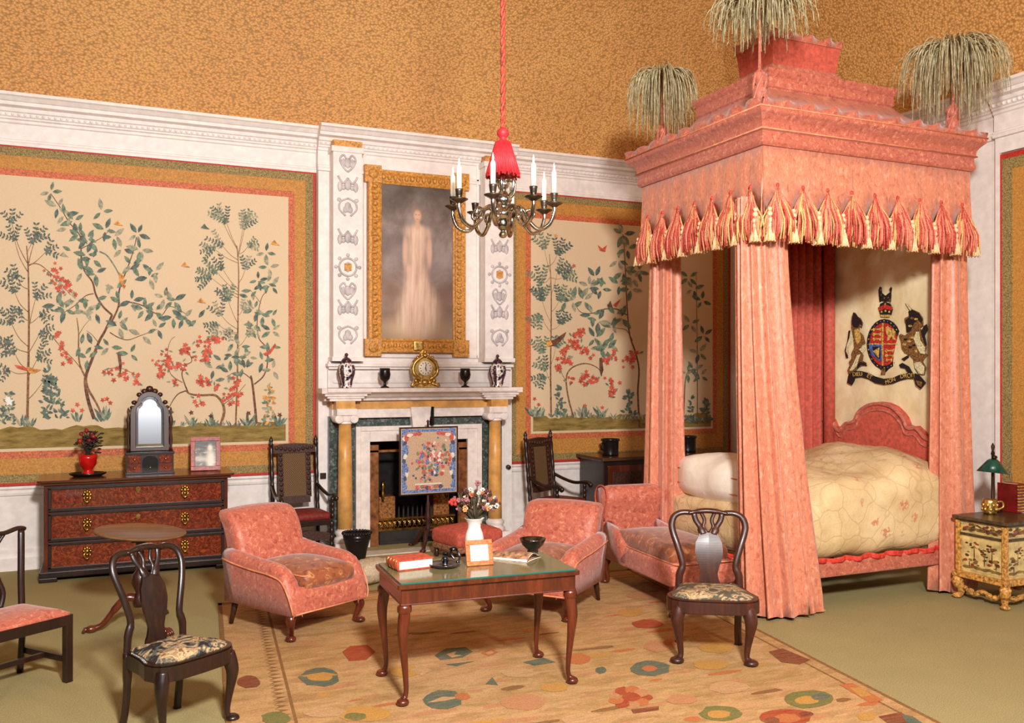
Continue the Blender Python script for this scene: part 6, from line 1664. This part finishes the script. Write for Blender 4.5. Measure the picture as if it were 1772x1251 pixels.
for k in range(8):
    a = math.radians(10+45*k); d = -YAW
    ca, sa = math.cos(a), -math.sin(a)
    dx, dy = ca*math.cos(d)-sa*math.sin(d), ca*math.sin(d)+sa*math.cos(d)
    P3 = lambda r, z: (r*dx, r*dy, z)
    b = MB(); b.tube(spline([P3(.04,.15),P3(.09,.19),(P3(.14,.165)),P3(.17,.10),P3(.23,.045),P3(.30,.075),P3(.33,.15),P3(.33,.19)], 5), [.013]*36, 8)
    b.tube(spline([P3(.14,.16),P3(.19,.17),P3(.20,.13),P3(.17,.115)], 4), .010, 8); b.ball(P3(.17,.105), .02, 8)
    arm = b.build('arm', silver, t)
    b = MB(); b.lathe([(.012,.18),(.035,.195),(.055,.205),(.056,.21),(.03,.208),(.016,.215),(.02,.23),(.024,.26),(.026,.27),(.015,.27)], P3(.33,0), 16); b.build('drip_pan', plain('tarnished_silver', (92,82,72), .3, .9, var=.3), arm)
    if k != 5:
        b = MB(); b.lathe([(.016,.26),(.0165,.40),(.012,.41),(.006,.42),(.008,.43),(.004,.455),(.001,.465)], P3(.33,0), 12); b.build('candle', candle_mat, arm)

# ------------------------------------------------------------------ light and camera
W = bpy.data.worlds.new('World'); S.world = W; W.use_nodes = True
W.node_tree.nodes['Background'].inputs['Color'].default_value = (.95, .92, .90, 1); W.node_tree.nodes['Background'].inputs['Strength'].default_value = .08
def area(name, loc, target, size, power, col):
    l = bpy.data.lights.new(name, 'AREA'); l.energy = power; l.size = size; l.color = col; l.shape = 'DISK'
    o = bpy.data.objects.new(name, l); COL.objects.link(o); o.location = loc
    o.rotation_euler = (Vector(target)-Vector(loc)).to_track_quat('-Z', 'Y').to_euler()
    return o
area('photo_lamp', (.8, -.4, 4.4), (3.2, 9, 1.6), .7, 960, (1, .965, .93))
area('photo_lamp_side', (3.9, -.2, 4.2), (3.6, 8, 1.0), .7, 110, (1, .965, .93))
area('photo_lamp_left', (-1.9, .6, 4.3), (1.0, 9.5, 2.0), .7, 80, (1, .965, .93))
cam = bpy.data.cameras.new('camera'); co = bpy.data.objects.new('camera', cam); COL.objects.link(co); S.camera = co
cam.sensor_fit = 'HORIZONTAL'; cam.sensor_width = 36; cam.lens = FPX/1772*36; cam.shift_y = (HOR-625.5)/1772
cam.clip_end = 100; co.location = (0, 0, CAMH); co.rotation_euler = (PI/2, 0, -YAW)
S.view_settings.view_transform = 'Standard'; S.view_settings.look = 'None'; S.view_settings.gamma = 1; S.view_settings.exposure = .0
S.view_settings.use_curve_mapping = False
